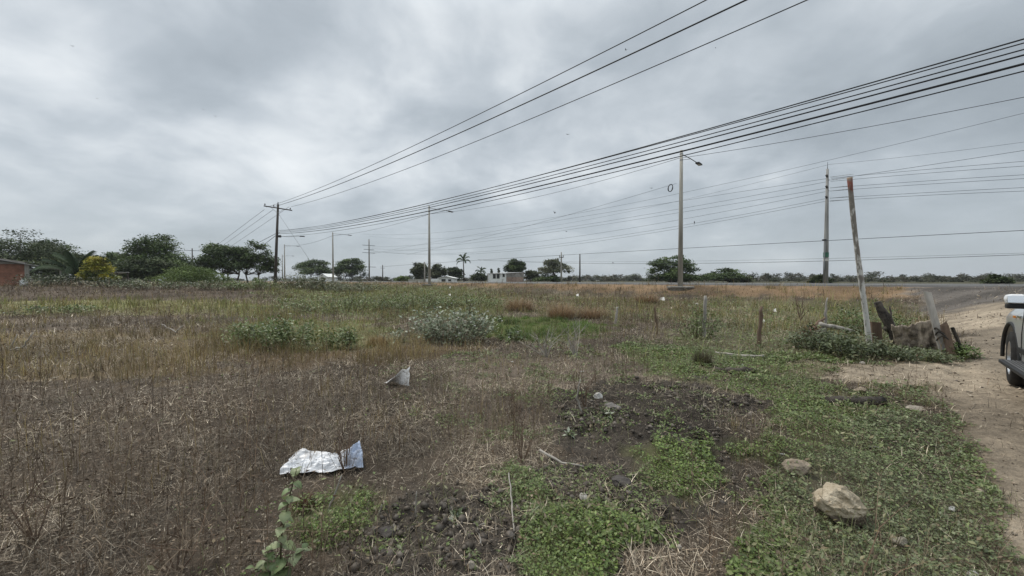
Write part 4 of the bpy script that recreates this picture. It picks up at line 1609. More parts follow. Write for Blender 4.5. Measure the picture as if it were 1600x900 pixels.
wire('low cable from the wooden pole down to the left, lower one', off(.1), LE, [(431, 368), (414, 381)], .03, -96, 0, 'power lines left of the wooden pole')

LOW = 'bundle of low cables between the wooden pole and the right edge'
wire('topmost cable of the low bundle above the nearest street lamp', off(-.10), LE, [(450, 359), (800, 285), (1000, 231), (1200, 175), (1600, 61)], .016, .2, END, LOW)
wire('second cable of the low bundle, almost touching the topmost', off(-.06), LE, [(450, 359.6), (800, 285.7), (1000, 231.7), (1200, 177.5), (1600, 68)], .013, .2, END, LOW)
wire('third cable from the top of the low bundle', off(-.03), LE, [(450, 361), (800, 289.5), (1000, 239), (1200, 185.5), (1600, 77)], .014, .2, END, LOW)
wire('fourth cable of the low bundle, darker than the third', off(0), LE, [(450, 362.5), (800, 294), (1000, 244), (1200, 192), (1600, 86)], .018, .2, END, LOW)
wire('thickest black cable of the bundle, passing the lamp top', off(.04), LE, [(450, 364.5), (800, 301), (1000, 252.5), (1200, 202.5), (1600, 100)], .025, .2, END, LOW)
wire('lowest cable of the bundle, just under the thickest black one', off(.08), LE, [(470, 367.5), (800, 306), (1000, 260), (1200, 210.7), (1600, 111)], .014, .2, END, LOW)

LP = [np.array([at_depth(px, 438, Y)[0], Y]) for _, px, _, Y in LAMPS]
LG = 'lighting cable strung along the street lamps'
e12 = LP[0] - LP[1]
wire('lighting cable from the nearest street lamp off to the right', LP[0], e12, [(1066, 246.5), (1200, 226), (1400, 190), (1600, 152)], .014, 0, 34, LG)
wire('lighting cable between the nearest and second street lamps', LP[1], e12, [(673, 334), (800, 316), (1000, 265), (1063, 247)], .014, 0, float(np.linalg.norm(e12)), LG)
e23 = LP[1] - LP[2]
wire('lighting cable between the second and third street lamps', LP[2], e23, [(522, 368), (600, 355), (670, 335)], .016, 0, float(np.linalg.norm(e23)), LG)
e34 = LP[2] - LP[3]
wire('lighting cable between the third and fourth street lamps', LP[3], e34, [(447, 384), (485, 380), (520, 368)], .02, 0, float(np.linalg.norm(e34)), LG)

FAR = 'conductors of the line beyond the road'
U7 = np.array([U7B.x, U7B.y])
U2 = np.array([at_depth(577, 438, 122)[0], 122.0])
ef = U7 - U2
LF = float(np.linalg.norm(ef))
ROWS = [('upper back', (1600, 252), (1400, 269), (1292, 279), (1000, 324), (700, 374)),
        ('upper front', (1600, 259.5), (1400, 274.5), (1292, 284), (1000, 337), (700, 379)),
        ('middle back', (1600, 273), (1400, 286), (1292, 294), (1000, 342), (700, 384)),
        ('middle front', (1600, 279), (1400, 291), (1292, 299), (1000, 354), (700, 390)),
        ('lower back', (1600, 293), (1400, 303.6), (1292, 310), (1000, 363), (700, 396)),
        ('lower front', (1600, 298.5), (1400, 307.6), (1292, 314), (1000, 367), (700, 398))]
for nm, r1, r2, r3, l1, l2 in ROWS:
    wire('%s conductor left of the tall concrete pole' % nm, U2, ef, [l2, l1, r3], .017, 0, LF, FAR, 'cable_far')
    wire('%s conductor right of the tall concrete pole' % nm, U7, ef, [r3, r2, r1], .017, .3, 50, FAR, 'cable_far')
wire('ground wire from the tip of the tall concrete pole to the left', U2, ef, [(700, 372), (1000, 327), (1292, 258)], .012, 0, LF, FAR, 'cable_far')
wire('ground wire from the tip of the tall concrete pole to the right', U7, ef, [(1294, 257), (1450, 241), (1600, 222)], .012, 0, 50, FAR, 'cable_far')
wire('high thin wire crossing above the tall concrete pole', U7 - RN * 3, ef, [(700, 361), (870, 342), (1000, 315), (1100, 292), (1225, 264), (1400, 227), (1600, 178)], .015, -110, 40, FAR, 'cable_far')
wire('slanting wire rising right from the tall concrete pole', U7 - RN * 1, ef, [(1300, 280), (1400, 265.5), (1600, 235)], .018, .5, 40, FAR, 'cable_far')
wire('thick communication cable sagging past the small pale pole', U7 - RN * .3, ef, [(700, 410), (877, 397), (1000, 393), (1292, 376.5), (1400, 370.5), (1600, 359)], .028, -104, 50, FAR, 'cable_far')
wire('lower communication cable just above the horizon', U7 + RN * .5, ef, [(877, 411), (1000, 411.5), (1292, 408), (1400, 405), (1600, 397.5)], .024, -60, 50, FAR, 'cable_far')
wire('faint upper strand beside the lower communication cable', U7 + RN * .6, ef, [(877, 409), (1000, 408.5), (1292, 404), (1400, 401.5), (1600, 395)], .012, -60, 50, FAR, 'cable_far')
wire('sagging wire carrying the black coil towards the left', LP[0] - RN * .3, e12, [(1058, 285), (1000, 305), (900, 333), (800, 358), (720, 380)], .010, -36, -.2, None, 'cable_far')


def guy_wire():
    a = UB + UT + Vector((.1, -.1, -1.3))
    g = at_depth(512, 440, 50)
    b = Vector((g[0], 50.0, gz(g[0], 50.0) - .1))
    o = MB().tube([a, b], .014, 6).build('guy_wire', M['cable_far'])
    tag(o, 'guy wire slanting from the wooden pole to the ground', 'cable')


guy_wire()


def cable_coil():
    Y = 29.2
    c = Vector(at_depth(1047.5, 294, Y))
    mb = MB()
    for k in range(4):
        pts = []
        for i in range(25):
            a = 6.283 * i / 24
            pts.append(c + Vector((math.cos(a) * .165 + .04 * math.sin(a), .03 * k - .05 + .02 * math.sin(3 * a + k), math.sin(a) * .27 + .01 * k)))
        mb.tube(pts, .02, 6, False)
    o = mb.build('cable_coil', M['cable'], smooth=True)
    tag(o, 'black coil of spare cable hanging left of the nearest street lamp', 'cable coil')


cable_coil()

# ------------------------------------------------------------------ buildings
def brick_mat(name, c1, c2, mortar, scale=1.0):
    m, g, b = new_mat(name)
    tc = coord(g)
    mp = g.node('ShaderNodeMapping')
    mp.inputs['Rotation'].default_value = (math.radians(90), 0, 0)
    g.link(tc, mp.inputs[0])
    br = g.node('ShaderNodeTexBrick')
    br.inputs['Scale'].default_value = 2.6 * scale
    br.inputs['Mortar Size'].default_value = .018
    br.inputs['Color1'].default_value = c1 + (1,)
    br.inputs['Color2'].default_value = c2 + (1,)
    br.inputs['Mortar'].default_value = mortar + (1,)
    g.link(mp.outputs[0], br.inputs['Vector'])
    n = g.noise(tc, 1.4, 6, .65)
    k = g.ramp(n, [(.3, (.55, .52, .5)), (.7, (1.3, 1.3, 1.28))])
    g.link(g.mix(1.0, br.outputs['Color'], k, 'MULTIPLY'), b.inputs['Base Color'])
    b.inputs['Roughness'].default_value = .9
    return m


M['brick'] = brick_mat('red_brick', (.30, .125, .075), (.25, .10, .06), (.26, .20, .16))
M['pale_brick'] = brick_mat('pale_brick', (.36, .25, .20), (.32, .22, .175), (.36, .32, .28), .8)
M['white_wall'] = plain('white_plaster', (.84, .84, .81), .85, .14, 1.2, bump=.15, bscale=30)
M['sheet_roof'] = plain('corrugated_sheet', (.40, .39, .38), .6, .3, 2.5, metal=.1)
M['dark_glass'] = plain('dark_opening', (.03, .032, .035), .25, .2, 3, spec=.5)
M['grey_block'] = brick_mat('grey_block', (.30, .28, .26), (.26, .245, .23), (.34, .32, .30), .6)


def house_brick():
    Y = 44.0
    xr = at_depth(46, 438, Y)[0]
    zb = gz(xr, Y) - .1
    root = empty('brick_house', (xr, Y, zb), 'red brick house with sloping sheet roof at the left edge', 'house', None, math.radians(50))
    H = at_depth(46, 413, Y)[2] - zb
    w = MB()
    w.box((-5.15, 1.7, H / 2), (9.7, 3.2, H))
    w.build('wall', M['brick'], root)
    c = MB()
    c.box((-.16, .05, H / 2 + .02), (.34, .34, H + .04))
    c.build('column', M['concrete'], root)
    c = MB()
    c.box((-5.3, .06, H + .10), (10.0, .30, .22))
    c.build('tie_beam', M['concrete_dark'], root)
    # roof: a long corrugated sheet falling to the right, past the wall
    x0, z0 = -9.0, 3.74 + .235 * 7.0 - zb
    x1, z1 = 3.0, 2.60 - zb
    zr = lambda x: z0 + (z1 - z0) * (x - x0) / (x1 - x0) - .08
    g = MB()
    g.add([(-9.9, .12, H + .21), (-.05, .12, H + .21), (-.05, .12, max(H + .22, zr(-.05))), (-9.9, .12, zr(-9.9)), (-9.9, 3.0, H + .21), (-.05, 3.0, H + .21), (-.05, 3.0, max(H + .22, zr(-.05))), (-9.9, 3.0, zr(-9.9))],
          [(0, 1, 2, 3), (7, 6, 5, 4), (0, 3, 7, 4), (1, 5, 6, 2), (2, 6, 7, 3), (0, 4, 5, 1)])
    g.build('gable', M['concrete_dark'], root)
    vs, fs = [], []
    n = 90
    for i in range(n + 1):
        y = -.45 + 3.6 * i / n
        dz = .022 * math.cos(i * math.pi)
        vs += [(x0, y, z0 + dz), (x1, y, z1 + dz), (x0, y, z0 + dz - .05), (x1, y, z1 + dz - .05)]
    for i in range(n):
        a = i * 4
        fs += [(a, a + 1, a + 5, a + 4), (a + 2, a + 6, a + 7, a + 3), (a + 1, a + 3, a + 7, a + 5), (a, a + 4, a + 6, a + 2)]
    fs += [(0, 2, 3, 1), (n * 4, n * 4 + 1, n * 4 + 3, n * 4 + 2)]
    r = MB()
    r.add(vs, fs)
    r.build('roof', M['sheet_roof'], root)
    xp = 2.3
    zp = z0 + (z1 - z0) * (xp - x0) / (x1 - x0)
    MB().box((xp, -.3, zp / 2 - .03), (.12, .12, zp - .06)).build('post', M['concrete'], root)
    MB().box((xp, 2.9, zp / 2 - .03), (.12, .12, zp - .06)).build('post', M['concrete'], root)
    # white sack leaning on the corner
    sack = MB()
    prof = [(0, 0), (.26, .02), (.33, .25), (.30, .55), (.16, .72), (.22, .86), (0, .84)]
    sack.lathe(prof, n=12)
    o = sack.build('white_sack', M['plastic'], smooth=True)
    o.location = (xr + .05, Y - .55, zb + .12 + .55)
    o.location.z = gz(xr + .05, Y - .55) - .02
    tag(o, 'white sack standing at the corner of the brick house', 'sack')


M['soiled_plastic'] = plain('soiled_plastic', (.55, .54, .51), .6, .3, 12, spec=.3)
M['plastic'] = plain('white_plastic', (.72, .73, .74), .45, .12, 9, spec=.4)
house_brick()


def shack():
    Y = 50.0
    c = at_depth(170, 431, Y)
    zb = gz(c[0], Y)
    root = empty('open_shed', (c[0], Y, zb), 'low open shed under a tilted sheet roof right of the yellow tree', 'shed')
    zr = at_depth(190, 425, Y)[2] - zb
    x0, x1 = at_depth(160, 430, Y)[0] - c[0], at_depth(193, 430, Y)[0] - c[0]
    r = MB()
    r.add([(x0, -.8, zr - .45), (x1, -.8, zr), (x1, .8, zr), (x0, .8, zr - .45), (x0, -.8, zr - .51), (x1, -.8, zr - .06), (x1, .8, zr - .06), (x0, .8, zr - .51)],
          [(0, 1, 2, 3), (7, 6, 5, 4), (0, 4, 5, 1), (1, 5, 6, 2), (2, 6, 7, 3), (3, 7, 4, 0)])
    r.build('roof', M['sheet_roof'], root)
    for x, z in ((x0 + .15, zr - .5), (x1 - .15, zr - .05)):
        MB().box((x, -.6, z / 2), (.11, .11, z)).build('post', M['wood_pole'], root)
        MB().box((x, .7, z / 2), (.11, .11, z)).build('post', M['wood_pole'], root)
    MB().box(((x0 + x1) / 2, .75, .5), (x1 - x0 - .2, .08, 1.0)).build('back_wall', M['concrete_dark'], root)


shack()


def block_building():
    Y = 85.0
    zb = gz(-1, Y) - .2
    A, B, C_ = at_depth(761.5, 427, Y + 2.2), at_depth(791, 429.5, Y), at_depth(818.5, 427.5, Y + 3.2)
    root = empty('block_building', (B[0], Y, zb), 'small flat-roofed building with white front and brick side across the road', 'building')
    a = Vector((A[0] - B[0], 2.2, 0))
    c = Vector((C_[0] - B[0], 3.2, 0))
    H = B[2] - zb + .25

    def wall(name, p, q, h0, h1, mat, th=.18, z0=0.0):
        n = Vector((-(q - p).y, (q - p).x, 0)).normalized() * th
        mb = MB()
        mb.add([p + Vector((0, 0, z0)), q + Vector((0, 0, z0)), q + Vector((0, 0, h1)), p + Vector((0, 0, h0)),
                p + n + Vector((0, 0, z0)), q + n + Vector((0, 0, z0)), q + n + Vector((0, 0, h1)), p + n + Vector((0, 0, h0))],
               [(0, 1, 2, 3), (7, 6, 5, 4), (0, 4, 5, 1), (1, 5, 6, 2), (2, 6, 7, 3), (3, 7, 4, 0)])
        return mb.build(name, mat, root)
    O = Vector((0, 0, 0))
    wall('front_wall', a, O, H, H, M['white_wall'])
    wall('side_wall', O, c, H * .66, H * .66, M['pale_brick'])
    wall('upper_wall', O, c, H + .05, H + .28, M['grey_block'], z0=H * .66)
    wall('back_wall', a + c, a, H, H, M['grey_block'])
    wall('far_wall', c, a + c, H + .28, H, M['grey_block'])
    r = MB()
    e = .18
    P = [a * (1 + e * .3), -a * .06 - c * .06, c * (1 + e * .3), a + c]
    hz = [H + .03, H + .07, H + .32, H + .30]
    r.add([p + Vector((0, 0, h)) for p, h in zip(P, hz)] + [p + Vector((0, 0, h + .09)) for p, h in zip(P, hz)],
          [(0, 1, 2, 3), (7, 6, 5, 4), (0, 4, 5, 1), (1, 5, 6, 2), (2, 6, 7, 3), (3, 7, 4, 0)])
    r.build('roof', M['sheet_roof'], root)
    ax = a.normalized()
    nn = Vector((ax.y, -ax.x, 0))
    if nn.y > 0:
        nn = -nn
    Mx = Matrix.Rotation(math.atan2(ax.y, ax.x), 3, 'Z')
    for f, wd, hh, zc in ((.42, .62, .95, 1.62), (.62, .62, .95, 1.62), (.13, .40, .55, 1.75)):
        fr = MB()
        fr.box(a * f + nn * .02 + Vector((0, 0, zc)), (wd + .14, .08, hh + .14), Mx)
        w = fr.build('window', M['concrete_dark'], root)
        pn = MB()
        pn.box(a * f + nn * .065 + Vector((0, 0, zc)), (wd, .03, hh), Mx)
        pn.build('pane', M['dark_glass'], w)
    for f in (.15, .33, .51, .69, .87):
        MB().box(a * f + nn * .18 + Vector((0, 0, H - .04)), (.10, .34, .12), Mx).build('rafter', M['wood_pole'], root)


block_building()


def gable_house(name, label, px0, px1, ptop, peave, Y, left_wall=None):
    x0, x1 = at_depth(px0, 438, Y)[0], at_depth(px1, 438, Y)[0]
    xc, w = (x0 + x1) / 2, (x1 - x0)
    zb = gz(xc, Y) - .2
    root = empty(name, (xc, Y, zb), label, 'house')
    he, ht = at_depth(px0, peave, Y)[2] - zb, at_depth(px0, ptop, Y)[2] - zb
    h = w / 2
    mb = MB()
    D = 6.0
    mb.add([(-h, 0, 0), (h, 0, 0), (h, 0, he), (0, 0, ht - .1), (-h, 0, he), (-h, D, 0), (h, D, 0), (h, D, he), (0, D, ht - .1), (-h, D, he)],
           [(0, 1, 2, 3, 4), (9, 8, 7, 6, 5), (0, 5, 6, 1), (1, 6, 7, 2), (4, 9, 5, 0), (2, 7, 8, 3), (3, 8, 9, 4)])
    mb.build('wall', M['white_wall'], root)
    r = MB()
    o = .35
    for sg in (-1, 1):
        sl = (ht - he) / h
        r.add([(0, -.4, ht), (sg * (h + o), -.4, he - sl * o), (sg * (h + o), D + .4, he - sl * o), (0, D + .4, ht),
               (0, -.4, ht + .10), (sg * (h + o), -.4, he - sl * o + .10), (sg * (h + o), D + .4, he - sl * o + .10), (0, D + .4, ht + .10)],
              [(0, 1, 2, 3), (7, 6, 5, 4), (0, 4, 5, 1), (1, 5, 6, 2), (2, 6, 7, 3)])
    r.build('roof', M['white_wall'], root)
    d = MB().box((-h * .38, -.02, he * .42), (h * .55, .06, he * .8))
    d.build('door', M['dark_glass'], root)
    wn = MB().box((h * .45, -.02, he * .58), (h * .40, .06, he * .40)).build('window', M['concrete_dark'], root)
    MB().box((h * .45, -.06, he * .58), (h * .34, .03, he * .33)).build('pane', M['dark_glass'], wn)
    return root


gable_house('white_house', 'small white gabled house beyond the road beside the second lamp', 686, 709, 432.0, 434.6, 97)
gable_house('white_hut', 'tiny white hut under the round green tree', 499, 511, 428, 432, 118)


def white_wall():
    Y = 100.0
    x0, x1 = at_depth(665, 438, Y)[0], at_depth(686, 438, Y)[0]
    zb = gz(x0, Y)
    h = at_depth(670, 435.5, Y)[2] - zb
    o = MB().box(((x0 + x1) / 2, Y, zb + h / 2), (x1 - x0, .25, h)).build('boundary_wall', M['white_wall'])
    tag(o, 'low white wall joining the small gabled house from the left', 'wall')
    Y = 104.0
    x0, x1 = at_depth(638, 438, Y)[0], at_depth(663, 438, Y)[0]
    h = at_depth(670, 436.5, Y)[2] - zb
    o = MB().box(((x0 + x1) / 2, Y, zb + h / 2), (x1 - x0, .25, h)).build('boundary_wall', plain('stained_wall', (.42, .40, .34), .9, .3, 2))
    tag(o, 'dull stained wall left of the slim white post', 'wall')


white_wall()

# ------------------------------------------------------------------ the broken fence corner by the track
M['grey_wood'] = plain('weathered_wood', (.34, .315, .28), .9, .4, 7, bump=.5, bscale=30, streak=True)
M['brown_wood'] = plain('brown_wood', (.15, .105, .075), .9, .4, 7, bump=.5, bscale=30, streak=True)
M['char'] = plain('charred_wood', (.030, .026, .023), .95, .6, 8, bump=.8, bscale=30, col2=(.07, .06, .05))


def leaning_pole():
    x, y = ground_hit(1360, 545)
    zb = gz(x, y)
    top = Vector(at_depth(1328, 277, y - .25))
    base = Vector((x, y, zb - .3))
    m, g, b = new_mat('flaking_white_paint')
    tc = coord(g, 'Generated')
    oc = coord(g)
    mp = g.node('ShaderNodeMapping')
    mp.inputs['Scale'].default_value = (1, 1, .35)
    g.link(oc, mp.inputs[0])
    n = g.noise(mp.outputs[0], 16, 6, .65)
    sep = g.node('ShaderNodeSeparateXYZ')
    g.link(tc, sep.inputs[0])
    lo = g.math('SUBTRACT', 1.0, g.math('MULTIPLY', sep.outputs[2], 1.6), clamp=True)
    thr = g.math('ADD', .50, g.math('MULTIPLY', lo, .22))
    paint = g.math('MULTIPLY', g.math('SUBTRACT', thr, n), 9.0, clamp=True)
    c = g.mix(paint, (.21, .19, .165), (.60, .585, .55))
    red = g.math('MULTIPLY', g.math('SUBTRACT', sep.outputs[2], .915), 60.0, clamp=True)
    rn = g.noise(oc, 9, 4, .6)
    redc = g.mix(g.math('MULTIPLY', g.math('SUBTRACT', rn, .42), 8.0, clamp=True), (.16, .13, .11), (.18, .058, .042))
    c = g.mix(red, c, redc)
    tip = g.math('MULTIPLY', g.math('SUBTRACT', sep.outputs[2], .985), 120.0, clamp=True)
    c = g.mix(tip, c, (.32, .24, .17))
    g.link(c, b.inputs['Base Color'])
    b.inputs['Roughness'].default_value = .85
    d = top - base
    pts, rad = [], []
    for i in range(15):
        f = i / 14
        p = d * f + Vector((.012 * math.sin(5 * f + 1), .0, 0)) * 2
        pts.append(p)
        rad.append(.054 - .012 * f + .003 * math.sin(17 * f))
    rad[-1] = rad[-2] * 1.15
    o = MB().tube(pts, rad, 12).build('wooden_pole', m, smooth=False)
    for p in o.data.polygons:
        p.use_smooth = len(p.vertices) == 4
    o.location = base
    tag(o, 'leaning white-painted wooden pole with a red tip near the track', 'pole')


leaning_pole()


def stick(name, label, cat, pix, rads, mat, group=None, jag=0.0, n=7, seed=0):
    """pix: (px, py, depth or None for 'on the ground', lift)"""
    r_ = np.random.default_rng(seed)
    pts = []
    for px, py, Y, lift in pix:
        if Y is None:
            gx, gy = ground_hit(px, py)
            p = Vector((gx, gy, gz(gx, gy) + lift))
        else:
            p = Vector(at_depth(px, py, Y)) + Vector((0, 0, lift))
        pts.append(p)
    c = pts[0].copy()
    k = []
    rr = []
    for i in range(len(pts) - 1):
        for j in range(4):
            f = j / 4
            k.append(pts[i].lerp(pts[i + 1], f) - c + Vector(r_.normal(0, 1, 3)) * jag)
            rr.append(rads[i] + (rads[i + 1] - rads[i]) * f)
    k.append(pts[-1] - c)
    rr.append(rads[-1])
    rr = [q * (1 + r_.normal() * .08) for q in rr]
    o = MB().tube(k, rr, n).build(name, M[mat], smooth=n > 5)
    o.location = c
    tag(o, label, cat, group)
    return o


def foot(px, py):
    return ground_hit(px, py)[1]


def plank():
    Yb = foot(1468, 560)
    x, y = ground_hit(1481, 561)
    zb = gz(x, y)
    Yt = y + .30
    root = empty('fence_plank', (x, y, zb), 'broad weathered grey plank leaning beside the dirt track', 'plank')
    top = Vector(at_depth(1449, 457, Yt)) - Vector((x, y, zb))
    w = Vector((.095, -.045, 0))
    t = Vector((.015, .035, 0))
    b0 = Vector((0, 0, -.2))
    mb = MB()
    mid = top * .55 + b0 * .45
    ring = lambda c, s=1.0: [c - w / 2 * s - t / 2, c + w / 2 * s - t / 2, c + w / 2 * s + t / 2, c - w / 2 * s + t / 2]
    R0, R1, R2 = ring(b0), ring(mid), ring(top, .96)
    R2[0].z += .03
    mb.add(R0 + R1 + R2, [(3, 2, 1, 0)] + [(i + 4 * k, (i + 1) % 4 + 4 * k, (i + 1) % 4 + 4 * k + 4, i + 4 * k + 4) for k in range(2) for i in range(4)] + [(8, 9, 10, 11)])
    mb.build('board', M['grey_wood'], root)
    # a second brown board nailed over the lower half
    t2 = Vector((.012, -.03, 0))
    w2 = Vector((.10, -.035, 0))
    lo_, hi_ = b0 + Vector((.03, -.10, 0)), top * .50 + Vector((.02, -.10, 0))
    ring2 = lambda c, s=1.0: [c - w2 / 2 * s - t2 / 2, c + w2 / 2 * s - t2 / 2, c + w2 / 2 * s + t2 / 2, c - w2 / 2 * s + t2 / 2]
    A, B = ring2(lo_), ring2(hi_, .9)
    B[1].z += .08
    m2 = MB()
    m2.add(A + B, [(3, 2, 1, 0), (4, 5, 6, 7)] + [(i, (i + 1) % 4, (i + 1) % 4 + 4, i + 4) for i in range(4)])
    m2.build('lower_board', M['brown_wood'], root)
    wr = MB()
    for k in range(3):
        f = .40 + .05 * k
        c = top * f + b0 * (1 - f) + Vector((.02, -.045, 0))
        pts = [c + Vector((math.cos(a) * .085, math.sin(a) * .075, .05 * math.sin(2 * a + k))) for a in np.linspace(0, 6.283, 14)]
        wr.tube(pts, .016, 5, False)
    c0 = top * .47 + Vector((.16, -.10, 0))
    wr.tube([c0, c0 + Vector((.08, -.03, -.25)), c0 + Vector((.17, -.05, -.55))], .028, 6)
    wr.build('rope', M['char'], root)


plank()
stick('charred_stump', 'charred stump leaning left between the white pole and the plank', 'stump', [(1408, 541, None, -.05), (1392, 512, foot(1408, 541) + .05, 0), (1371, 472, foot(1408, 541) + .2, 0)], [.12, .10, .075], 'char', jag=.018, n=9, seed=1)
stick('charred_branch', 'thin charred branch forking beside the charred stump', 'branch', [(1404, 528, foot(1408, 541), 0), (1393, 500, foot(1408, 541), 0), (1390, 478, foot(1408, 541) + .1, 0)], [.04, .028, .012], 'char', jag=.012, n=6, seed=2)
stick('charred_branch', 'charred branch lying low across the foot of the charred stump', 'branch', [(1378, 512, foot(1408, 541) + .1, 0), (1402, 518, foot(1408, 541), 0), (1418, 546, None, 0)], [.045, .05, .03], 'char', jag=.012, n=6, seed=3)
stick('fallen_rail', 'pale rail lying tilted left of the leaning white pole', 'rail', [(1281, 507, foot(1290, 535), 0), (1306, 511, foot(1290, 535), 0), (1334, 518, foot(1290, 535) + .1, 0)], [.055, .05, .042], 'grey_wood', jag=.006, n=9, seed=4)
stick('broken_board', 'pale broken board propped under the tilted rail', 'board', [(1268, 527, None, .02), (1280, 519, foot(1290, 535), 0), (1289, 513, foot(1290, 535), 0)], [.06, .075, .06], 'grey_wood', jag=.004, n=4, seed=5)
stick('dead_sapling', 'crooked grey sapling rising behind the tilted rail', 'sapling', [(1291, 512, foot(1290, 535) + .3, 0), (1290, 490, foot(1290, 535) + .3, 0), (1293, 465, foot(1290, 535) + .3, 0)], [.035, .03, .012], 'grey_wood', jag=.015, n=6, seed=6)
for i_, (a_, b_) in enumerate(((1256, 1286), (1262, 1289))):
    stick('rusty_branch', ['rust-brown dead branch leaning on the propped board, lower one', 'rust-brown dead branch leaning on the propped board, upper one'][i_], 'branch',
          [(a_, 526 - 5 * i_, foot(1290, 535) + .1, 0), ((a_ + b_) / 2, 512 - 5 * i_, foot(1290, 535) + .1, 0), (b_, 500 - 4 * i_, foot(1290, 535) + .1, 0)], [.03, .04, .02], 'brown_wood', jag=.02, n=6, seed=7 + i_)
tussock('rust-brown heap of dead twigs left of the tilted rail', 1267, 534, 500, 44, [(0.13, .07, .04), (0.09, .05, .03), (0.17, .10, .06)], 208, 900, 'twig_heap')


def dirty_sheet():
    """crumpled sacking stretched between the charred stump and the plank"""
    Y0 = foot(1440, 552)
    r_ = np.random.default_rng(4)
    nx, nz = 34, 18
    top_px = [(1392, 508), (1412, 509), (1430, 506), (1450, 501), (1464, 503)]
    bot_px = [(1400, 545), (1420, 547), (1438, 548), (1456, 550), (1470, 549)]

    def lerp_line(L, f):
        f *= len(L) - 1
        i = min(int(f), len(L) - 2)
        return [L[i][k] + (L[i + 1][k] - L[i][k]) * (f - i) for k in (0, 1)]
    vs, fs = [], []
    for j in range(nz + 1):
        for i in range(nx + 1):
            a, b = lerp_line(top_px, i / nx), lerp_line(bot_px, i / nx)
            f = j / nz
            px, py = a[0] + (b[0] - a[0]) * f, a[1] + (b[1] - a[1]) * f
            d = .10 * (fbm(np.array(i * .20 + j * .1), np.array(j * .10), 8, 5, .6) - .5) * 2 + .05 * f
            jag = (fbm(np.array(i * .55), np.array(1.5), 3, 4) - .5) * 11 * (1 - f) ** 2
            p = at_depth(px, py + jag, Y0 + .05 + d)
            vs.append(tuple(p))
    w = nx + 1
    for j in range(nz):
        for i in range(nx):
            a = j * w + i
            fs.append((a, a + 1, a + w + 1, a + w))
    mb = MB()
    c = Vector(vs[0])
    mb.add([Vector(v) - c for v in vs], fs)
    m = plain('dirty_sacking', (.17, .13, .095), .95, .65, 5.5, bump=.9, bscale=25, col2=(.33, .275, .215))
    o = mb.build('torn_sheet', m, smooth=True)
    o.location = c
    sol = o.modifiers.new('thickness', 'SOLIDIFY')
    sol.thickness = .03
    tag(o, 'torn dirty brown sacking stretched between charred stump and plank', 'sheet')
    x, y = ground_hit(1371, 541)
    p = MB()
    A = Vector(at_depth(1362, 503, y + .3))
    B = Vector(at_depth(1377, 504, y + .3))
    zb = gz(x, y) - .1
    t = Vector((0, .05, 0))
    a0, b0 = Vector((A.x + .05, A.y, zb)), Vector((B.x + .06, B.y, zb))
    p.add([a0, b0, B, A, a0 + t, b0 + t, B + t, A + t], [(0, 1, 2, 3), (7, 6, 5, 4), (0, 4, 5, 1), (1, 5, 6, 2), (2, 6, 7, 3), (3, 7, 4, 0)])
    o = p.build('brown_board', M['brown_wood'])
    tag(o, 'short upright brown board just right of the leaning white pole', 'board')


dirty_sheet()

POSTG = 'old fence posts left in the field'
for lab, base, top, rad, mat in (('slim grey fence post inside the light green bush', (1100, 528), (1102, 462), .045, 'grey_wood'),
                                 ('dark slanting fence post alone in the green weeds', (1185, 541), (1190, 479), .042, 'brown_wood'),
                                 ('thin twisted dead post left of the light green bush', (1027, 522), (1023, 478), .026, 'brown_wood'),
                                 ('short leaning pale post near the rust-brown tussock', (961, 505), (965, 480), .045, 'grey_wood')):
    Yf = foot(*base)
    stick('fence_post', lab, 'post', [(base[0], base[1], None, -.15), ((base[0] + top[0]) / 2, (base[1] + top[1]) / 2, Yf, 0), (top[0], top[1], Yf, 0)], [rad * 1.1, rad, rad * .85], mat, POSTG, jag=.008, n=8, seed=int(base[0]))


def dead_bush(label, px, base, top, width, seed, mat='grey_wood', n=16, rad=.008):
    r_ = np.random.default_rng(seed)
    x, y = ground_hit(px, base)
    zb = gz(x, y)
    H = at_depth(px, top, y)[2] - zb
    R = width * y / FPX / 2
    mb = MB()
    for i in range(n):
        a = r_.random() * 6.283
        f = r_.random()
        tip = Vector((math.cos(a) * R * f, math.sin(a) * R * f, H * (.45 + .55 * r_.random())))
        m1 = tip * .4 + Vector((r_.normal() * .05, r_.normal() * .05, H * .06))
        m2 = tip * .75 + Vector((r_.normal() * .05, r_.normal() * .05, 0))
        k = rad * max(1, y / 8)
        mb.tube([(0, 0, -.03), m1, m2, tip], [k, k * .7, k * .5, k * .2], 5)
        for q in range(2):
            e = m2 + Vector((r_.normal() * R * .22, r_.normal() * R * .22, abs(r_.normal()) * H * .22))
            mb.tube([m2.lerp(m1, r_.random() * .6), e], [k * .4, k * .15], 4)
    o = mb.build('dead_bush', M[mat])
    o.location = (x, y, zb)
    tag(o, label, 'dead bush')


dead_bush('pale dead twiggy bush below the bright green grass', 855, 560, 508, 100, 1, n=12)
dead_bush('pale bare twigs rising in the middle of the sparse field', 900, 558, 490, 90, 2, n=10)
dead_bush('brown bare twigs right of the tallest fence post', 1250, 500, 460, 40, 3, 'brown_wood', 8)
dead_bush('dark bare stalk standing in the silvery shrub', 733, 492, 466, 14, 4, 'char', 4)
dead_bush('dark crooked twigs at the left end of the bright green grass', 782, 506, 486, 30, 5, 'char', 4)
dead_bush('brown dead stalks in front of the bright tuft patch', 815, 725, 580, 60, 6, 'brown_wood', 8, .004)
dead_bush('tall brown dead stalks beside the cracked mud', 915, 640, 560, 24, 7, 'brown_wood', 6, .006)
dead_bush('brown dead stalks standing at the near left edge', 55, 850, 700, 120, 8, 'brown_wood', 7, .005)
dead_bush('brown twiggy stalks right of the near left edge', 275, 905, 790, 110, 9, 'brown_wood', 6, .005)
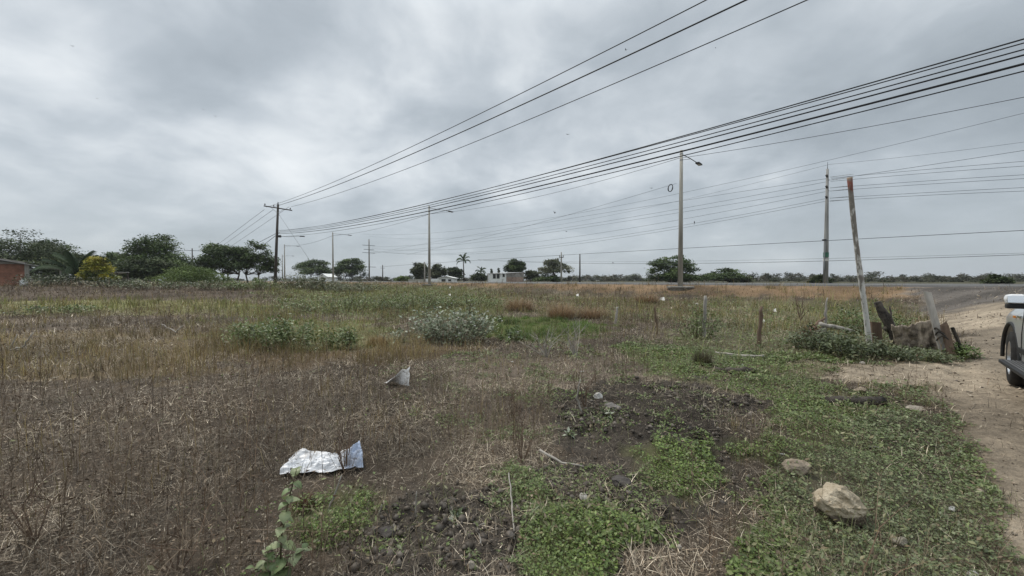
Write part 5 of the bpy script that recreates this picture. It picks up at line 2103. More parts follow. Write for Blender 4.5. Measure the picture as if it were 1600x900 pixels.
dead_bush('brown stalks standing in front of the silver sheet', 540, 742, 640, 60, 10, 'brown_wood', 10, .005)

stick('fallen_branch', 'pale straight branch lying in the short green weeds', 'branch', [(1118, 553, None, .05), (1150, 557, None, .04), (1194, 560, None, .05)], [.02, .03, .025], 'grey_wood', jag=.008, seed=31)
stick('old_log', 'dark rotten log lying under the pale straight branch', 'log', [(1116, 578, None, .04), (1148, 581, None, .04), (1180, 580, None, .04)], [.05, .06, .045], 'char', jag=.01, n=9, seed=32)
stick('old_log', 'dark weathered log in the weeds beyond the big rock', 'log', [(1291, 632, None, .05), (1335, 633, None, .05), (1379, 633, None, .04)], [.045, .06, .065], 'char', jag=.008, n=10, seed=33)
stick('fallen_branch', 'pale slanting stick lying on the dark soil', 'branch', [(843, 718, None, .06), (878, 729, None, .03), (912, 739, None, .02)], [.011, .009, .004], 'grey_wood', jag=.004, seed=34)
stick('fallen_branch', 'pale curved stalk leaning in the ochre grass at left', 'branch', [(17, 551, None, .0), (38, 540, foot(17, 551), 0), (52, 520, foot(17, 551), 0)], [.02, .016, .008], 'grey_wood', jag=.01, seed=35)
stick('fallen_branch', 'thin pale stalk standing behind the curved one', 'branch', [(14, 549, None, .0), (27, 522, foot(14, 549), 0)], [.014, .007], 'grey_wood', jag=.006, seed=36)
stick('fallen_branch', 'pale forked twig in front of the green leafy band', 'branch', [(252, 512, None, .1), (275, 524, None, .1), (287, 508, foot(275, 524), 0)], [.012, .018, .010], 'grey_wood', jag=.01, seed=37)
stick('fallen_branch', 'pale stem leaning over the patch of small green weeds', 'branch', [(512, 806, None, .0), (522, 776, foot(512, 806), 0), (534, 742, foot(512, 806), 0)], [.006, .006, .004], 'grey_wood', jag=.003, seed=38)
stick('fallen_branch', 'short pale twig standing on the dark soil', 'branch', [(590, 818, None, .0), (594, 800, foot(590, 818), 0), (597, 787, foot(590, 818), 0)], [.005, .005, .003], 'grey_wood', jag=.003, seed=39)
stick('fallen_branch', 'thin upright pale twig right of the short one', 'branch', [(649, 812, None, .0), (651, 768, foot(649, 812), 0)], [.004, .003], 'grey_wood', jag=.003, seed=40)
stick('fallen_branch', 'bent pale twig below the small green seedling', 'branch', [(752, 866, None, .01), (746, 838, None, .03), (757, 818, foot(752, 866), 0)], [.005, .005, .003], 'grey_wood', jag=.003, seed=41)
stick('fallen_branch', 'crooked pale twig hanging over the tuft patch edge', 'branch', [(803, 850, None, .02), (800, 800, None, .06), (795, 768, None, .12)], [.004, .005, .004], 'grey_wood', jag=.004, seed=42)
stick('fallen_branch', 'pale bent stick standing right of the cracked mud seedling', 'branch', [(910, 650, None, .0), (901, 622, foot(910, 650), 0), (907, 592, foot(910, 650), 0)], [.010, .009, .005], 'grey_wood', jag=.006, seed=43)

# ------------------------------------------------------------------ rocks and litter
def rock(label, px, base, w, h, seed, col=(.40, .34, .255), name='rock', depth=.8, cat=None, sink=.2, sharp=1.0):
    r_ = np.random.default_rng(seed)
    x, y = ground_hit(px, base)
    zb = gz(x, y)
    W, H = w * .86 * y / FPX, h * .86 * y / FPX
    bm = bmesh.new()
    bmesh.ops.create_icosphere(bm, subdivisions=4, radius=1.0)
    pl = []
    for i in range(13):
        v = Vector(r_.normal(0, 1, 3)).normalized()
        pl.append((v, r_.uniform(.62, .92)))
    for v in bm.verts:
        p = v.co.copy()
        for nrm, d in pl:
            k = p.dot(nrm)
            if k > d:
                p -= nrm * (k - d) * sharp
        n1 = fbm(np.array(p.x * 2.2 + p.z * 1.7), np.array(p.y * 2.2 - p.z), seed, 5, .65) - .5
        p *= 1 + n1 * .42
        v.co = Vector((p.x * W / 2 / .85, p.y * W / 2 * depth / .85, (p.z * .8 + .62 - sink) * H / 1.15))
    me = bpy.data.meshes.new(name)
    bm.to_mesh(me)
    bm.free()
    key = 'rock_%.2f_%.2f' % col[:2]
    if key not in M:
        M[key] = rock_mat('limestone', col, tuple(min(1, c * 1.2) for c in col), H * .25)
    me.materials.append(M[key])
    o = bpy.data.objects.new(name, me)
    o.location = (x, y + W * depth / 2 * .6, zb)
    o.rotation_euler = (0, 0, r_.random() * .6 - .3)
    COL.objects.link(o)
    tag(o, label, cat or name.replace('_', ' '))
    return o




def rock_mat(name, c1, c2, soil_h):
    """stone with iron streaks and earth clinging to its lower part"""
    m, g, b = new_mat(name)
    oc = coord(g)
    n = g.noise(oc, 11, 7, .65)
    c = g.mix(g.ramp(n, [(.32, (0, 0, 0)), (.66, (1, 1, 1))]), tuple(q * .62 for q in c1), c2)
    n2 = g.noise(oc, 26, 5, .7, .5)
    c = g.mix(g.math('MULTIPLY', g.math('SUBTRACT', n2, .56), 5.0, clamp=True), c, (c1[0] * .55, c1[1] * .42, c1[2] * .3))
    sp = g.node('ShaderNodeSeparateXYZ')
    g.link(oc, sp.inputs[0])
    e = g.math('ADD', g.math('SUBTRACT', soil_h, sp.outputs[2]), g.math('MULTIPLY', g.math('SUBTRACT', n, .5), soil_h * 2.2))
    c = g.mix(g.math('MULTIPLY', e, 3.0 / soil_h, clamp=True), c, (.11, .085, .06))
    g.link(c, b.inputs['Base Color'])
    b.inputs['Roughness'].default_value = .93
    bn = g.node('ShaderNodeBump')
    bn.inputs['Strength'].default_value = 1.0
    bn.inputs['Distance'].default_value = .02
    g.link(g.math('ADD', n, g.math('MULTIPLY', n2, .6)), bn.inputs['Height'])
    g.link(bn.outputs[0], b.inputs['Normal'])
    return m


def big_rock():
    """a broken slab: pale tilted top, undercut on its left side"""
    x, y = ground_hit(1322, 822)
    zb = gz(x, y)
    W = 70 * y / FPX
    pts = [(-.52, -.05, .38), (-.30, -.22, .30), (-.05, .05, .66), (.06, -.05, .68), (.30, .0, .56), (.50, -.02, .40), (.42, -.25, .30), (.10, -.30, .34),
           (-.42, -.05, .20), (-.20, -.20, -.05), (.20, -.28, -.1), (.48, -.15, -.1), (.45, .35, -.1), (-.30, .35, -.1), (-.36, .30, .36), (.10, .42, .58), (.42, .35, .38)]
    bm = bmesh.new()
    for p in pts:
        bm.verts.new(Vector(p) * W)
    r = bmesh.ops.convex_hull(bm, input=bm.verts)
    bmesh.ops.delete(bm, geom=[e for e in r['geom_interior'] if isinstance(e, bmesh.types.BMVert)], context='VERTS')
    bmesh.ops.triangulate(bm, faces=bm.faces)
    for _ in range(4):
        bmesh.ops.subdivide_edges(bm, edges=[e for e in bm.edges if e.calc_length() > .018], cuts=1, use_grid_fill=False)
        bmesh.ops.triangulate(bm, faces=bm.faces)
    bm.normal_update()
    for v in bm.verts:
        q = v.co / W
        lay = .018 * (vnoise(np.array(q.z * 22 + q.x * 4), np.array(q.y * 3), 5) - .5)
        n1 = fbm(np.array(q.x * 6 + q.z * 5), np.array(q.y * 6 - q.z * 4), 9, 5, .6) - .5
        v.co += v.normal * float(n1 * .15 + lay * 1.4) * W
    me = bpy.data.meshes.new('rock')
    bm.to_mesh(me)
    bm.free()
    me.materials.append(rock_mat('pale_limestone', (.46, .375, .25), (.58, .50, .375), W * .13))
    o = bpy.data.objects.new('rock', me)
    o.location = (x, y + W * .2, zb + .045)
    COL.objects.link(o)
    tag(o, 'large pale limestone rock in the near green weeds', 'rock')


big_rock()
rock('smaller tan rock left of and behind the large limestone rock', 1251, 745, 42, 26, 12, (.33, .27, .205))
rock('half-buried tan rock beyond the dark weathered log', 1352, 614, 24, 12, 13, (.34, .28, .21))
rock('round pale stone on the dark soil above the front green patch', 912, 790, 14, 12, 14, (.48, .45, .40), 'stone')
rock('white stone beside the cracked mud', 936, 624, 15, 12, 15, (.60, .58, .54), 'stone')
rock('pale flat stone at the bottom edge left of the weeds', 737, 898, 14, 16, 16, (.42, .37, .30), 'stone')
rock('small pale stone in the bare gap between green patches', 1063, 858, 10, 8, 17, (.50, .45, .38), 'stone')
rock('white pebble pair at the bottom right corner, upper one', 1525, 886, 12, 10, 18, (.68, .67, .64), 'pebble')
rock('white pebble pair at the bottom right corner, lower one', 1517, 896, 14, 10, 19, (.68, .67, .64), 'pebble')
rock('small pinkish stone at the grass edge near the track', 1534, 768, 12, 8, 20, (.52, .42, .34), 'stone')
rock('small white stone in the weeds below the pinkish one', 1491, 792, 12, 8, 21, (.62, .62, .60), 'stone')
rock('flat whitish stone in the weeds right of the weathered log', 1436, 642, 26, 6, 22, (.36, .32, .26), 'stone')
rock('pale buried stone near the rock in the foreground weeds', 1412, 850, 24, 14, 23, (.30, .27, .21), 'stone')
rock('round white stone at the foot of the torn sheet', 1420, 560, 6, 5, 25, (.70, .69, .66), 'stone')
rock('pale stone in the weeds left of the round white one', 1335, 560, 10, 6, 26, (.45, .42, .36), 'stone')
rock('small pale stone on the dirt spur behind the weeds', 1349, 571, 9, 5, 27, (.5, .45, .38), 'stone')
rock('dark clod of earth standing out of the cracked mud', 970, 770, 34, 16, 28, (.085, .075, .068), 'earth_clod', cat='clod')
rock('dark clod of earth at the left of the front soil', 600, 845, 34, 14, 29, (.075, .066, .06), 'earth_clod', cat='clod')
rock('light grey clod of dried mud beside the white stone', 958, 642, 26, 10, 30, (.19, .175, .16), 'earth_clod', cat='clod')


def crumpled(name, label, cat, outline, mat, lift, seed, amp, Yoff=None, res=26):
    """a crumpled sheet: outline corners are photograph points with their own height above the ground; four corners"""
    r_ = np.random.default_rng(seed)
    def corner(q):
        px, py, z = q
        if Yoff is not None and z > 0:
            return Vector(at_depth(px, py, Yoff))
        x, y = ground_hit(px, py)
        return Vector((x, y, gz(x, y) + lift + (z if Yoff is None else 0)))
    if isinstance(outline[0], list):
        E0, E1 = [corner(q) for q in outline[0]], [corner(q) for q in outline[1]]
    else:
        E0, E1 = [corner(outline[0]), corner(outline[1])], [corner(outline[3]), corner(outline[2])]

    def along(E, f):
        f = min(max(f, 0), 1) * (len(E) - 1)
        i = min(int(f), len(E) - 2)
        return E[i].lerp(E[i + 1], f - i)
    vs, fs = [], []
    n = res
    for j in range(n + 1):
        for i in range(n + 1):
            u, v = i / n, j / n
            wob = (fbm(np.array(u * 4), np.array(v * 4), seed + 3, 4) - .5) * .16
            u2, v2 = min(1, max(0, u + wob * (1 if 0 < v < 1 else .5))), v
            p = along(E0, u2).lerp(along(E1, u2), v2)
            rid = abs(fbm(np.array(u * 4.2 + v * 2), np.array(v * 3.0 - u), seed, 4, .55) - .5) * 2
            hgt = amp * ((.5 - rid) * 1.6 + .25) * (.3 + .7 * min(1, 5 * min(v, 1 - v, u + .1, 1.1 - u)))
            p = p + Vector((0, -(hgt * .5 if Yoff else 0), hgt * (.35 if Yoff else 1)))
            vs.append(p)
    w = n + 1
    for j in range(n):
        for i in range(n):
            a = j * w + i
            fs.append((a, a + 1, a + w + 1, a + w))
    c = vs[0].copy()
    mb = MB()
    mb.add([v - c for v in vs], fs)
    o = mb.build(name, mat, smooth=False)
    o.location = c
    s = o.modifiers.new('thickness', 'SOLIDIFY')
    s.thickness = .004
    tag(o, label, cat)
    return o


def silver_mat():
    m, g, b = new_mat('silvered_plastic')
    oc = coord(g)
    sep = g.node('ShaderNodeSeparateXYZ')
    g.link(oc, sep.inputs[0])
    n = g.noise(oc, 5, 4, .6)
    f = g.math('MULTIPLY', g.math('SUBTRACT', g.math('ADD', sep.outputs[0], g.math('MULTIPLY', n, .2)), .50), 14.0, clamp=True)
    c = g.mix(f, (.74, .75, .77), (.42, .49, .62))
    st = g.noise(oc, 18, 5, .7)
    c = g.mix(g.math('MULTIPLY', g.math('SUBTRACT', st, .58), 6, clamp=True), c, (.30, .28, .26))
    dn = g.noise(oc, 3.2, 5, .7)
    c = g.mix(g.math('MULTIPLY', g.math('SUBTRACT', dn, .50), 2.6, clamp=True), c, (.33, .28, .23))
    g.link(c, b.inputs['Base Color'])
    b.inputs['Roughness'].default_value = .42
    b.inputs['Metallic'].default_value = .1
    return m


def paper_mat():
    m, g, b = new_mat('soiled_white_sack')
    oc = coord(g)
    mp = g.node('ShaderNodeMapping')
    mp.inputs['Scale'].default_value = (5, 5, 1.0)
    g.link(oc, mp.inputs[0])
    n = g.noise(mp.outputs[0], 5, 4, .65)
    c = g.mix(g.math('MULTIPLY', g.math('SUBTRACT', n, .63), 12, clamp=True), (.90, .89, .87), (.22, .18, .15))
    g.link(c, b.inputs['Base Color'])
    b.inputs['Roughness'].default_value = .8
    return m


crumpled('plastic_sheet', 'crumpled silver-white plastic sheet lying in the dead weeds', 'plastic sheet', [[(437, 751, 0), (470, 750, .01), (510, 747, 0), (548, 744, .01), (568, 741, .02)], [(450, 731, 0), (474, 719, .03), (505, 719, .01), (528, 727, 0), (548, 727, .05), (562, 721, .11)]], silver_mat(), .015, 3, .07)
Ys = foot(632, 607)
crumpled('white_sack', 'torn white sack standing up in the dead brown weeds', 'sack', [[(601, 603, 0), (614, 601, 0), (628, 605, 0), (640, 608, 0)], [(604, 599, 1), (618, 588, 1), (629, 577, 1), (635, 578, 1), (641, 572, 1)]], paper_mat(), .02, 5, .028, Yoff=Ys)
bits = [('white scrap hooked on the bank under the nearest lamp, left', 1011, 468, 11, 7), ('white scrap hooked on the bank under the nearest lamp, right', 1034, 469, 15, 7),
        ('larger white scrap right of the dark slanting fence post', 1210, 488, 10, 9), ('small white scrap below the larger white scrap', 1192, 502, 9, 4),
        ('tiny white scrap beside the brown bare twigs', 1224, 500, 5, 4), ('small white litter in the weeds left of the dark log', 1160, 570, 6, 3),
        ('flat white scrap beside the pale bent stick', 908, 583, 13, 5), ('white litter in the sparse grass below the dead bush', 800, 568, 7, 5),
        ('thin white litter at the edge of the green weeds', 1362, 700, 30, 4), ('white fleck of litter under the low white scraps', 1088, 476, 8, 4),
        ('white scrap in the brown tussocks on the bank', 902, 463, 7, 6), ('white litter on the slope above the silvery shrub', 702, 463, 8, 6),
        ('white scrap high on the bank left of the tussocks', 703, 451, 5, 5), ('small white rag below the second street lamp', 590, 473, 8, 5),
        ('grey crumpled scrap in the weeds above the white pebbles', 1210, 640, 10, 4), ('pale peel of litter in the weeds by the pole', 1382, 552, 12, 5),
        ('small white litter in the green by the fence corner', 1320, 488, 6, 4), ('pale litter strip across the bare spot in the weeds', 1215, 712, 40, 4)]
for i, (lab, px, py, w, h) in enumerate(bits):
    crumpled('litter_scrap', lab, 'litter', [(px - w * .36, py, 0), (px + w * .36, py + 1, 0), (px + w * .26, py - h * .7, 1), (px - w * .2, py - h * .5, 1)], M['soiled_plastic'], .01, 50 + i, .02, Yoff=foot(px, py) + .02, res=7)

# ------------------------------------------------------------------ birds
def bird(label, px, py, Y, span, yaw, flap, perched=False, dark=True):
    p = Vector(at_depth(px, py, Y))
    root = empty('bird', p, label, 'bird', None, yaw)
    k = span
    m = M['bird'] if dark else M['bird_grey']
    b = MB()
    if perched:
        prof = [(0.0, -.30), (.03, -.28), (.05, -.12), (.12, .02), (.13, .16), (.085, .28), (.07, .34), (.075, .40), (.045, .46), (0, .48)]
        b.lathe([(r * k, z * k) for r, z in prof], n=12)
        b.build('body', m, root, smooth=True)
        MB().tube([(.07 * k, 0, .40 * k), (.14 * k, 0, .385 * k)], [.022 * k, .004 * k], 6).build('beak', M['bird'], root)
        MB().tube([(0, 0, -.05 * k), (-.06 * k, 0, -.34 * k), (-.09 * k, 0, -.55 * k)], [.05 * k, .05 * k, .03 * k], 6).build('tail', m, root)
        return root
    b.lathe([(0, -.26 * k), (.02 * k, -.24 * k), (.035 * k, -.1 * k), (.055 * k, .04 * k), (.045 * k, .14 * k), (.04 * k, .19 * k), (.02 * k, .23 * k), (0, .27 * k)], n=10, axis='Y')
    b.build('body', m, root, smooth=True)
    for sg in (-1, 1):
        w = MB()
        th = .006 * k
        pts = [(0, .09), (.22, .13), (.5, .02), (.5, -.01), (.24, -.05), (0, -.07)]
        up = []
        for x, y in pts:
            z = flap * x * (1 if x < .3 else .75) + (.06 if x > .3 else 0) * flap
            up.append((sg * x * k, y * k, z * k))
        n = len(up)
        w.add(up + [(x, y, z - th) for x, y, z in up], [tuple(range(n)), tuple(reversed(range(n, 2 * n)))] + [(i, (i + 1) % n, (i + 1) % n + n, i + n) for i in range(n)])
        w.build('wing', m, root)
    t = MB()
    th = .005 * k
    q = [(-.025 * k, -.2 * k, 0), (.025 * k, -.2 * k, 0), (.06 * k, -.36 * k, 0), (-.06 * k, -.36 * k, 0)]
    t.add(q + [(x, y, -th) for x, y, z in q], [(0, 1, 2, 3), (7, 6, 5, 4), (0, 4, 5, 1), (1, 5, 6, 2), (2, 6, 7, 3), (3, 7, 4, 0)])
    t.build('tail', m, root)
    return root


M['bird'] = plain('dark_feathers', (.025, .024, .024), .7, .2, 20)
M['bird_grey'] = plain('grey_feathers', (.16, .16, .165), .7, .2, 20)
BIRDS = [('small bird flying high at the upper left', 113, 72, 60, .50, .6, .4), ('faint bird below the one at the upper left', 152, 154, 70, .46, 2.0, .3),
         ('upper of two faint birds above the left trees', 318, 171, 70, .5, 1.2, .3), ('lower of two faint birds above the left trees', 337, 182, 70, .5, 1.4, .5),
         ('bird flying between the two upper power lines', 978, 78, 50, .55, 1.1, .35), ('bird gliding above the low cable bundle', 887, 210, 55, .6, .3, .15),
         ('bird with raised wings below the cable bundle', 867, 333, 55, .62, .9, 1.0), ('bird gliding left of the black cable coil', 1018, 294, 50, .55, .2, .12),
         ('small dark bird among the far wires', 885, 362, 60, .5, 1.2, .5), ('faint speck of a bird at the far upper right', 1118, 75, 65, .35, 1.2, .3),
         ('bird low over the horizon right of the dark pole', 958, 411, 60, .5, .9, .6), ('grey bird left of the open-crowned tree', 1007, 419, 60, .5, .5, .3)]
for i, (lab, px, py, Y, sp, yaw, fl) in enumerate(BIRDS):
    bird(lab, px, py, Y, sp, yaw, fl, dark=i not in (1, 2, 3, 5, 11))
dU = np.array([U7[0] - U2[0], U7[1] - U2[1]])


def plane_pt(px, py, p0, e):
    e = np.array(e) / np.linalg.norm(e)
    n = np.array([-e[1], e[0]])
    d = pix_dir(px, py)
    t = n.dot(p0) / n.dot(d[:2])
    return d[1] * t


bird('black bird perched on the lowest far wire right of the nearest lamp', 1085, 348, plane_pt(1085, 348, U7, dU), .50, .3, 0, True)

# ------------------------------------------------------------------ the silver vehicle
def vehicle():
    ang = math.radians(47)
    wx, wy = 7.14, 5.44
    root = empty('parked_vehicle', (wx - 1.45 * math.cos(ang) + .80 * math.sin(ang), wy - 1.45 * math.sin(ang) - .80 * math.cos(ang), 0), 'silver off-road vehicle with side step parked on the track', 'car', None, ang)
    root.location.z = gz(6.98, 5.45) + .0
    m, g, b = new_mat('silver_paint')
    b.inputs['Base Color'].default_value = (.42, .44, .43, 1)
    b.inputs['Metallic'].default_value = .3
    b.inputs['Roughness'].default_value = .30
    b.inputs['Coat Weight'].default_value = .8
    b.inputs['Coat Roughness'].default_value = .06
    oc = coord(g)
    dn = g.noise(oc, 3.0, 6, .65)
    sp = g.node('ShaderNodeSeparateXYZ')
    g.link(oc, sp.inputs[0])
    low = g.math('MULTIPLY', g.math('SUBTRACT', .95, sp.outputs[2]), 1.4, clamp=True)
    dust = g.math('MULTIPLY', low, dn, clamp=True)
    g.link(g.mix(dust, (.58, .60, .605), (.42, .39, .34)), b.inputs['Base Color'])
    g.link(g.math('ADD', .28, g.math('MULTIPLY', dust, .6)), b.inputs['Roughness'])
    black = plain('black_trim', (.018, .018, .018), .55, .3, 8, spec=.4)
    rub = plain('tyre_rubber', (.022, .021, .020), .85, .4, 14, bump=.4)
    chrome = plain('bright_trim', (.62, .63, .64), .16, .05, 3, metal=1.0)
    alloy = plain('alloy_wheel', (.50, .51, .52), .28, .1, 5, metal=.9)
    white = plain('white_cap', (.78, .79, .80), .2, .04, 3, spec=.5)
    glass = plain('tinted_glass', (.012, .014, .016), .05, .1, 3, spec=.6)
    amber = plain('amber_lens', (.6, .22, .03), .2, .1, 4)
    redl = plain('red_lens', (.35, .02, .02), .2, .1, 4)
    clear = plain('clear_lens', (.6, .62, .64), .1, .1, 4, spec=.6)
    FX, RX, WR = 1.45, -1.40, .385
    st = [(2.38, .50, .86, .70), (2.30, .42, .98, .80), (2.05, .38, 1.06, .875), (1.85, .36, 1.09, .90), (1.45, .35, 1.13, .915), (1.05, .34, 1.155, .92), (.80, .34, 1.165, .92),
          (.30, .34, 1.15, .925), (-.5, .34, 1.15, .925), (-1.4, .35, 1.15, .92), (-2.0, .38, 1.14, .90), (-2.30, .44, 1.10, .86), (-2.40, .50, 1.04, .80)]
    mb = MB()
    rings = []
    for x, zb, zt, hw in st:
        prof = [(0, zb), (hw * .86, zb), (hw * .97, zb + .07), (hw * .995, zb + .22), (hw, zb + (zt - zb) * .55), (hw * .985, zb + (zt - zb) * .72),
                (hw * .985, zb + (zt - zb) * .80), (hw * .955, zt - .085), (hw * .90, zt - .02), (hw * .78, zt + .012), (hw * .4, zt + .03), (0, zt + .035)]
        rings.append([Vector((x, y, z)) for y, z in prof] + [Vector((x, -y, z)) for y, z in reversed(prof[1:-1])])
    n = len(rings[0])
    mb.add([p for r in rings for p in r], [(i * n + k, i * n + (k + 1) % n, (i + 1) * n + (k + 1) % n, (i + 1) * n + k) for i in range(len(rings) - 1) for k in range(n)] + [tuple(range(n)), tuple((len(rings) - 1) * n + k for k in reversed(range(n)))])
    body = mb.build('body', m, None, smooth=True)
    for sx in (FX, RX):
        cut = MB().lathe([(0, -1.2), (.475, -1.2), (.475, 1.2), (0, 1.2)], c=(sx, 0, WR + .015), n=40, axis='Y').build('cutter', m)
        # keep the middle of the body: cut only the outer 32 cm on each side
        keep = MB().box((sx, 0, .5), (1.6, 1.18, 1.6)).build('cutter', m)
        bo = cut.modifiers.new('b', 'BOOLEAN')
        bo.operation = 'DIFFERENCE'
        bo.object = keep
        bpy.context.view_layer.update()
        dg = bpy.context.evaluated_depsgraph_get()
        cm = bpy.data.meshes.new_from_object(cut.evaluated_get(dg))
        c2 = bpy.data.objects.new('cutter', cm)
        COL.objects.link(c2)
        bo = body.modifiers.new('b', 'BOOLEAN')
        bo.operation = 'DIFFERENCE'
        bo.object = c2
        bpy.context.view_layer.update()
        dg = bpy.context.evaluated_depsgraph_get()
        nm = bpy.data.meshes.new_from_object(body.evaluated_get(dg))
        body.modifiers.clear()
        body.data = nm
        for o in (cut, keep, c2):
            bpy.data.objects.remove(o)
    for p in body.data.polygons:
        p.use_smooth = True
    try:
        body.data.set_sharp_from_angle(angle=math.radians(32))
    except Exception:
        pass
    body.name = 'body'
    body.parent = root
    # cabin: roof shell, then window panes set proud of it
    prof = [(.98, 1.17), (.22, 1.70), (-.25, 1.785), (-1.2, 1.79), (-1.95, 1.75), (-2.34, 1.12)]

    def hw(z):
        return .865 - .19 * max(0, (z - 1.12)) / .66
    cb = MB()
    L = [Vector((x, hw(z), z)) for x, z in prof]
    R = [Vector((x, -hw(z), z)) for x, z in prof]
    k = len(prof)
    cb.add(L + R, [tuple(range(k)), tuple(reversed(range(k, 2 * k)))] + [(i, i + k, i + 1 + k, i + 1) for i in range(k - 1)])
    cab = cb.build('cabin', m, root, bevel=.035)
    for sg in (-1, 1):
        for x0, x1, x2, x3 in ((.72, .20, -.36, -.36), (-.42, -.42, -1.20, -1.20), (-1.26, -1.26, -1.78, -2.02)):
            w = MB()
            z0, z1 = 1.20, 1.67
            q = [(x0, z0), (x1, z1), (x2, z1), (x3, z0)]
            w.add([(x, sg * (hw(z) + .006), z) for x, z in q] + [(x, sg * (hw(z) - .03), z) for x, z in q], [(0, 1, 2, 3), (7, 6, 5, 4), (0, 4, 5, 1), (1, 5, 6, 2), (2, 6, 7, 3), (3, 7, 4, 0)])
            w.build('side_window', glass, cab)
    ws = MB()
    a, b2 = Vector((.91, 0, 1.225)), Vector((.30, 0, 1.65))
    nn = Vector((.57, 0, .82)) * .012
    for s0, s1 in ((1, 1),):
        ws.add([a + nn + Vector((0, .76, 0)), a + nn - Vector((0, .76, 0)), b2 + nn - Vector((0, .66, 0)), b2 + nn + Vector((0, .66, 0)),
                a - nn + Vector((0, .76, 0)), a - nn - Vector((0, .76, 0)), b2 - nn - Vector((0, .66, 0)), b2 - nn + Vector((0, .66, 0))],
               [(0, 1, 2, 3), (7, 6, 5, 4), (0, 4, 5, 1), (1, 5, 6, 2), (2, 6, 7, 3), (3, 7, 4, 0)])
    ws.build('windscreen', glass, cab)
    rw = MB()
    rw.box((-2.17, 0, 1.45), (.02, 1.20, .40), Matrix.Rotation(math.radians(-31.8), 3, 'Y'))
    rw.build('rear_window', glass, cab)
    # wheels
    for x in (FX, RX):
        for sg in (-1, 1):
            y = sg * .80
            t = MB()
            tp = [(.235, -.115), (.33, -.125), (.37, -.11), (.385, -.07), (.385, -.03), (.378, -.025), (.378, -.015), (.385, -.01), (.385, .01), (.378, .015), (.378, .025), (.385, .03), (.385, .07), (.37, .11), (.33, .125), (.235, .115)]
            t.lathe(tp, c=(0, 0, 0), n=40, axis='Y')
            wh = t.build('wheel', rub, root, smooth=True)
            wh.location = (x, y, WR)
            if x == FX:
                wh.rotation_euler = (0, 0, math.radians(-5))
            r = MB()
            r.lathe([(.245, -.11), (.245, .112), (.228, .118), (.222, .09), (.215, .02), (.20, .0)], n=40, axis='Y')
            r.lathe([(0, .075), (.06, .075), (.065, .05), (.07, .02)], n=20, axis='Y')
            for q in range(6):
                M3 = Matrix.Rotation(q * math.pi / 3, 3, 'Y')
                r.box(M3 @ Vector((.14, .06, 0)), (.17, .035, .06), M3)
            rim = r.build('rim', alloy, wh)
            if sg < 0:
                rim.rotation_euler = (0, 0, math.pi)
            MB().lathe([(0, .0), (.19, .0), (.19, -.02), (0, -.02)], n=24, axis='Y').build('brake_disc', black, wh)
            # arch lip and dark liner
            lip = MB()
            pts = [Vector((x + .478 * math.cos(a), sg * .905, WR + .015 + .478 * math.sin(a))) for a in np.linspace(-.12, math.pi + .12, 26)]
            lip.tube(pts, .022, 8)
            lip.build('wheel_arch', black, root, smooth=True)
    # underside, steps, bumpers
    MB().box((0, 0, .42), (4.1, 1.14, .22)).build('underbody', black, root)
    for sg in (-1, 1):
        s = MB()
        s.box((0, sg * .98, .40), (1.86, .22, .045))
        for q in (-.6, .0, .6):
            s.box((q, sg * .84, .40), (.07, .24, .05))
        stp = s.build('side_step', black, root, bevel=.012)
        rb = MB()
        for q in range(5):
            rb.box((0, sg * (.915 + .032 * q), .4265), (1.74, .014, .008))
        rb.build('tread', plain('tread_strip', (.20, .20, .20), .5, .2, 8, metal=.5), stp)
        MB().box((-.02, sg * .927, .57), (1.84, .02, .07)).build('sill_trim', black, root, bevel=.006)
        for x0, x1 in ((.78, -.36), (-.40, -1.22)):
            d = MB()
            q = [(x0, .44), (x0, 1.13), (x1, 1.13), (x1, .44)]
            for i in range(4):
                (xa, za), (xb, zb_) = q[i], q[(i + 1) % 4]
                yy = lambda z: sg * (.9255 if z < 1.0 else .905)
                d.tube([(xa, yy(za), za), (xa * .5 + xb * .5, sg * .9265 if abs(za - zb_) > .1 else yy(za), (za + zb_) / 2), (xb, yy(zb_), zb_)], .0045, 4)
            d.build('door_seam', black, root)
            MB().tube([(x1 + .10, sg * .945, .985), (x1 + .17, sg * .957, .99), (x1 + .27, sg * .945, .985)], .014, 6).build('door_handle', chrome, root, smooth=True)
        # mirror: white cap over a black base and arm
        mr = MB()
        vs = []
        prof = [(.0, .02), (.045, .10), (.085, .13), (.10, .135)]
        mr.box((.60, sg * 1.005, 1.245), (.14, .20, .125))
        mir = mr.build('mirror', white, root, bevel=.055)
        MB().box((.60, sg * .99, 1.155), (.12, .20, .06)).build('mirror_base', black, mir, bevel=.015)
        MB().box((.62, sg * .90, 1.150), (.08, .10, .06)).build('mirror_arm', black, mir, bevel=.012)
        MB().box((.529, sg * 1.01, 1.245), (.012, .15, .085), Matrix.Rotation(math.radians(10), 3, 'Y')).build('mirror_glass', plain('mirror_silver', (.9, .91, .92), .03, .01, 3, metal=1.0), mir)
        # front and rear lamps, side marker, fender trim
        MB().box((2.20, sg * .64, .90), (.26, .24, .16), Matrix.Rotation(sg * math.radians(-24), 3, 'Z')).build('headlight', clear, root, bevel=.03)
        MB().box((-2.345, sg * .74, .90), (.14, .20, .34)).build('tail_light', redl, root, bevel=.03)
        MB().box((.96, sg * .915, 1.00), (.16, .02, .035)).build('fender_badge', chrome, root, bevel=.006)
        MB().box((1.20, sg * .921, .985), (.08, .016, .03)).build('side_marker', amber, root, bevel=.004)
    MB().box((2.36, 0, .56), (.22, 1.5, .24)).build('front_bumper', m, root, bevel=.05)
    gr = MB()
    for q in range(5):
        gr.box((2.39, 0, .72 + .045 * q), (.05, .92, .02))
    gr.build('grille', chrome, root)
    MB().box((-2.42, 0, .56), (.18, 1.6, .22)).build('rear_bumper', m, root, bevel=.05)
    MB().box((-2.425, 0, .86), (.02, .50, .13)).build('number_plate', white, root)
    return root


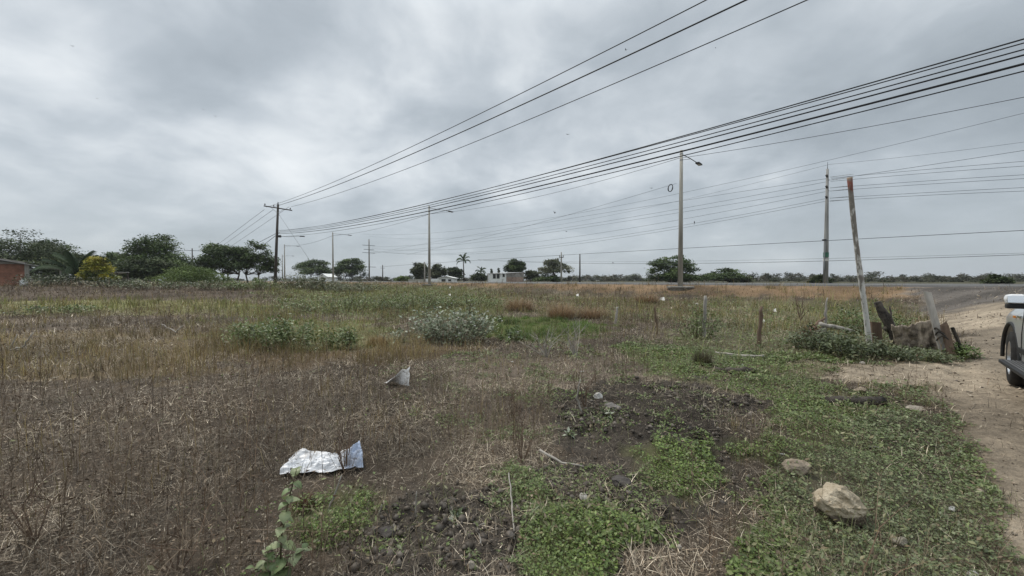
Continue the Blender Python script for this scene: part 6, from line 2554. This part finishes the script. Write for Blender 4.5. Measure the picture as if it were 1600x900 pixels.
vehicle()


# ------------------------------------------------------------------ thin summer haze over the whole place
def haze_box():
    mb = MB()
    mb.box((0, 2200, 21), (7400, 4900, 46))
    m = bpy.data.materials.new('haze_air')
    m.use_nodes = True
    nt = m.node_tree
    nt.nodes.clear()
    out = nt.nodes.new('ShaderNodeOutputMaterial')
    v = nt.nodes.new('ShaderNodeVolumePrincipled')
    v.inputs['Color'].default_value = (.86, .90, .95, 1)
    v.inputs['Density'].default_value = .00028
    nt.links.new(v.outputs[0], out.inputs['Volume'])
    o = mb.build('haze', m)
    tag(o, kind='stuff')


haze_box()
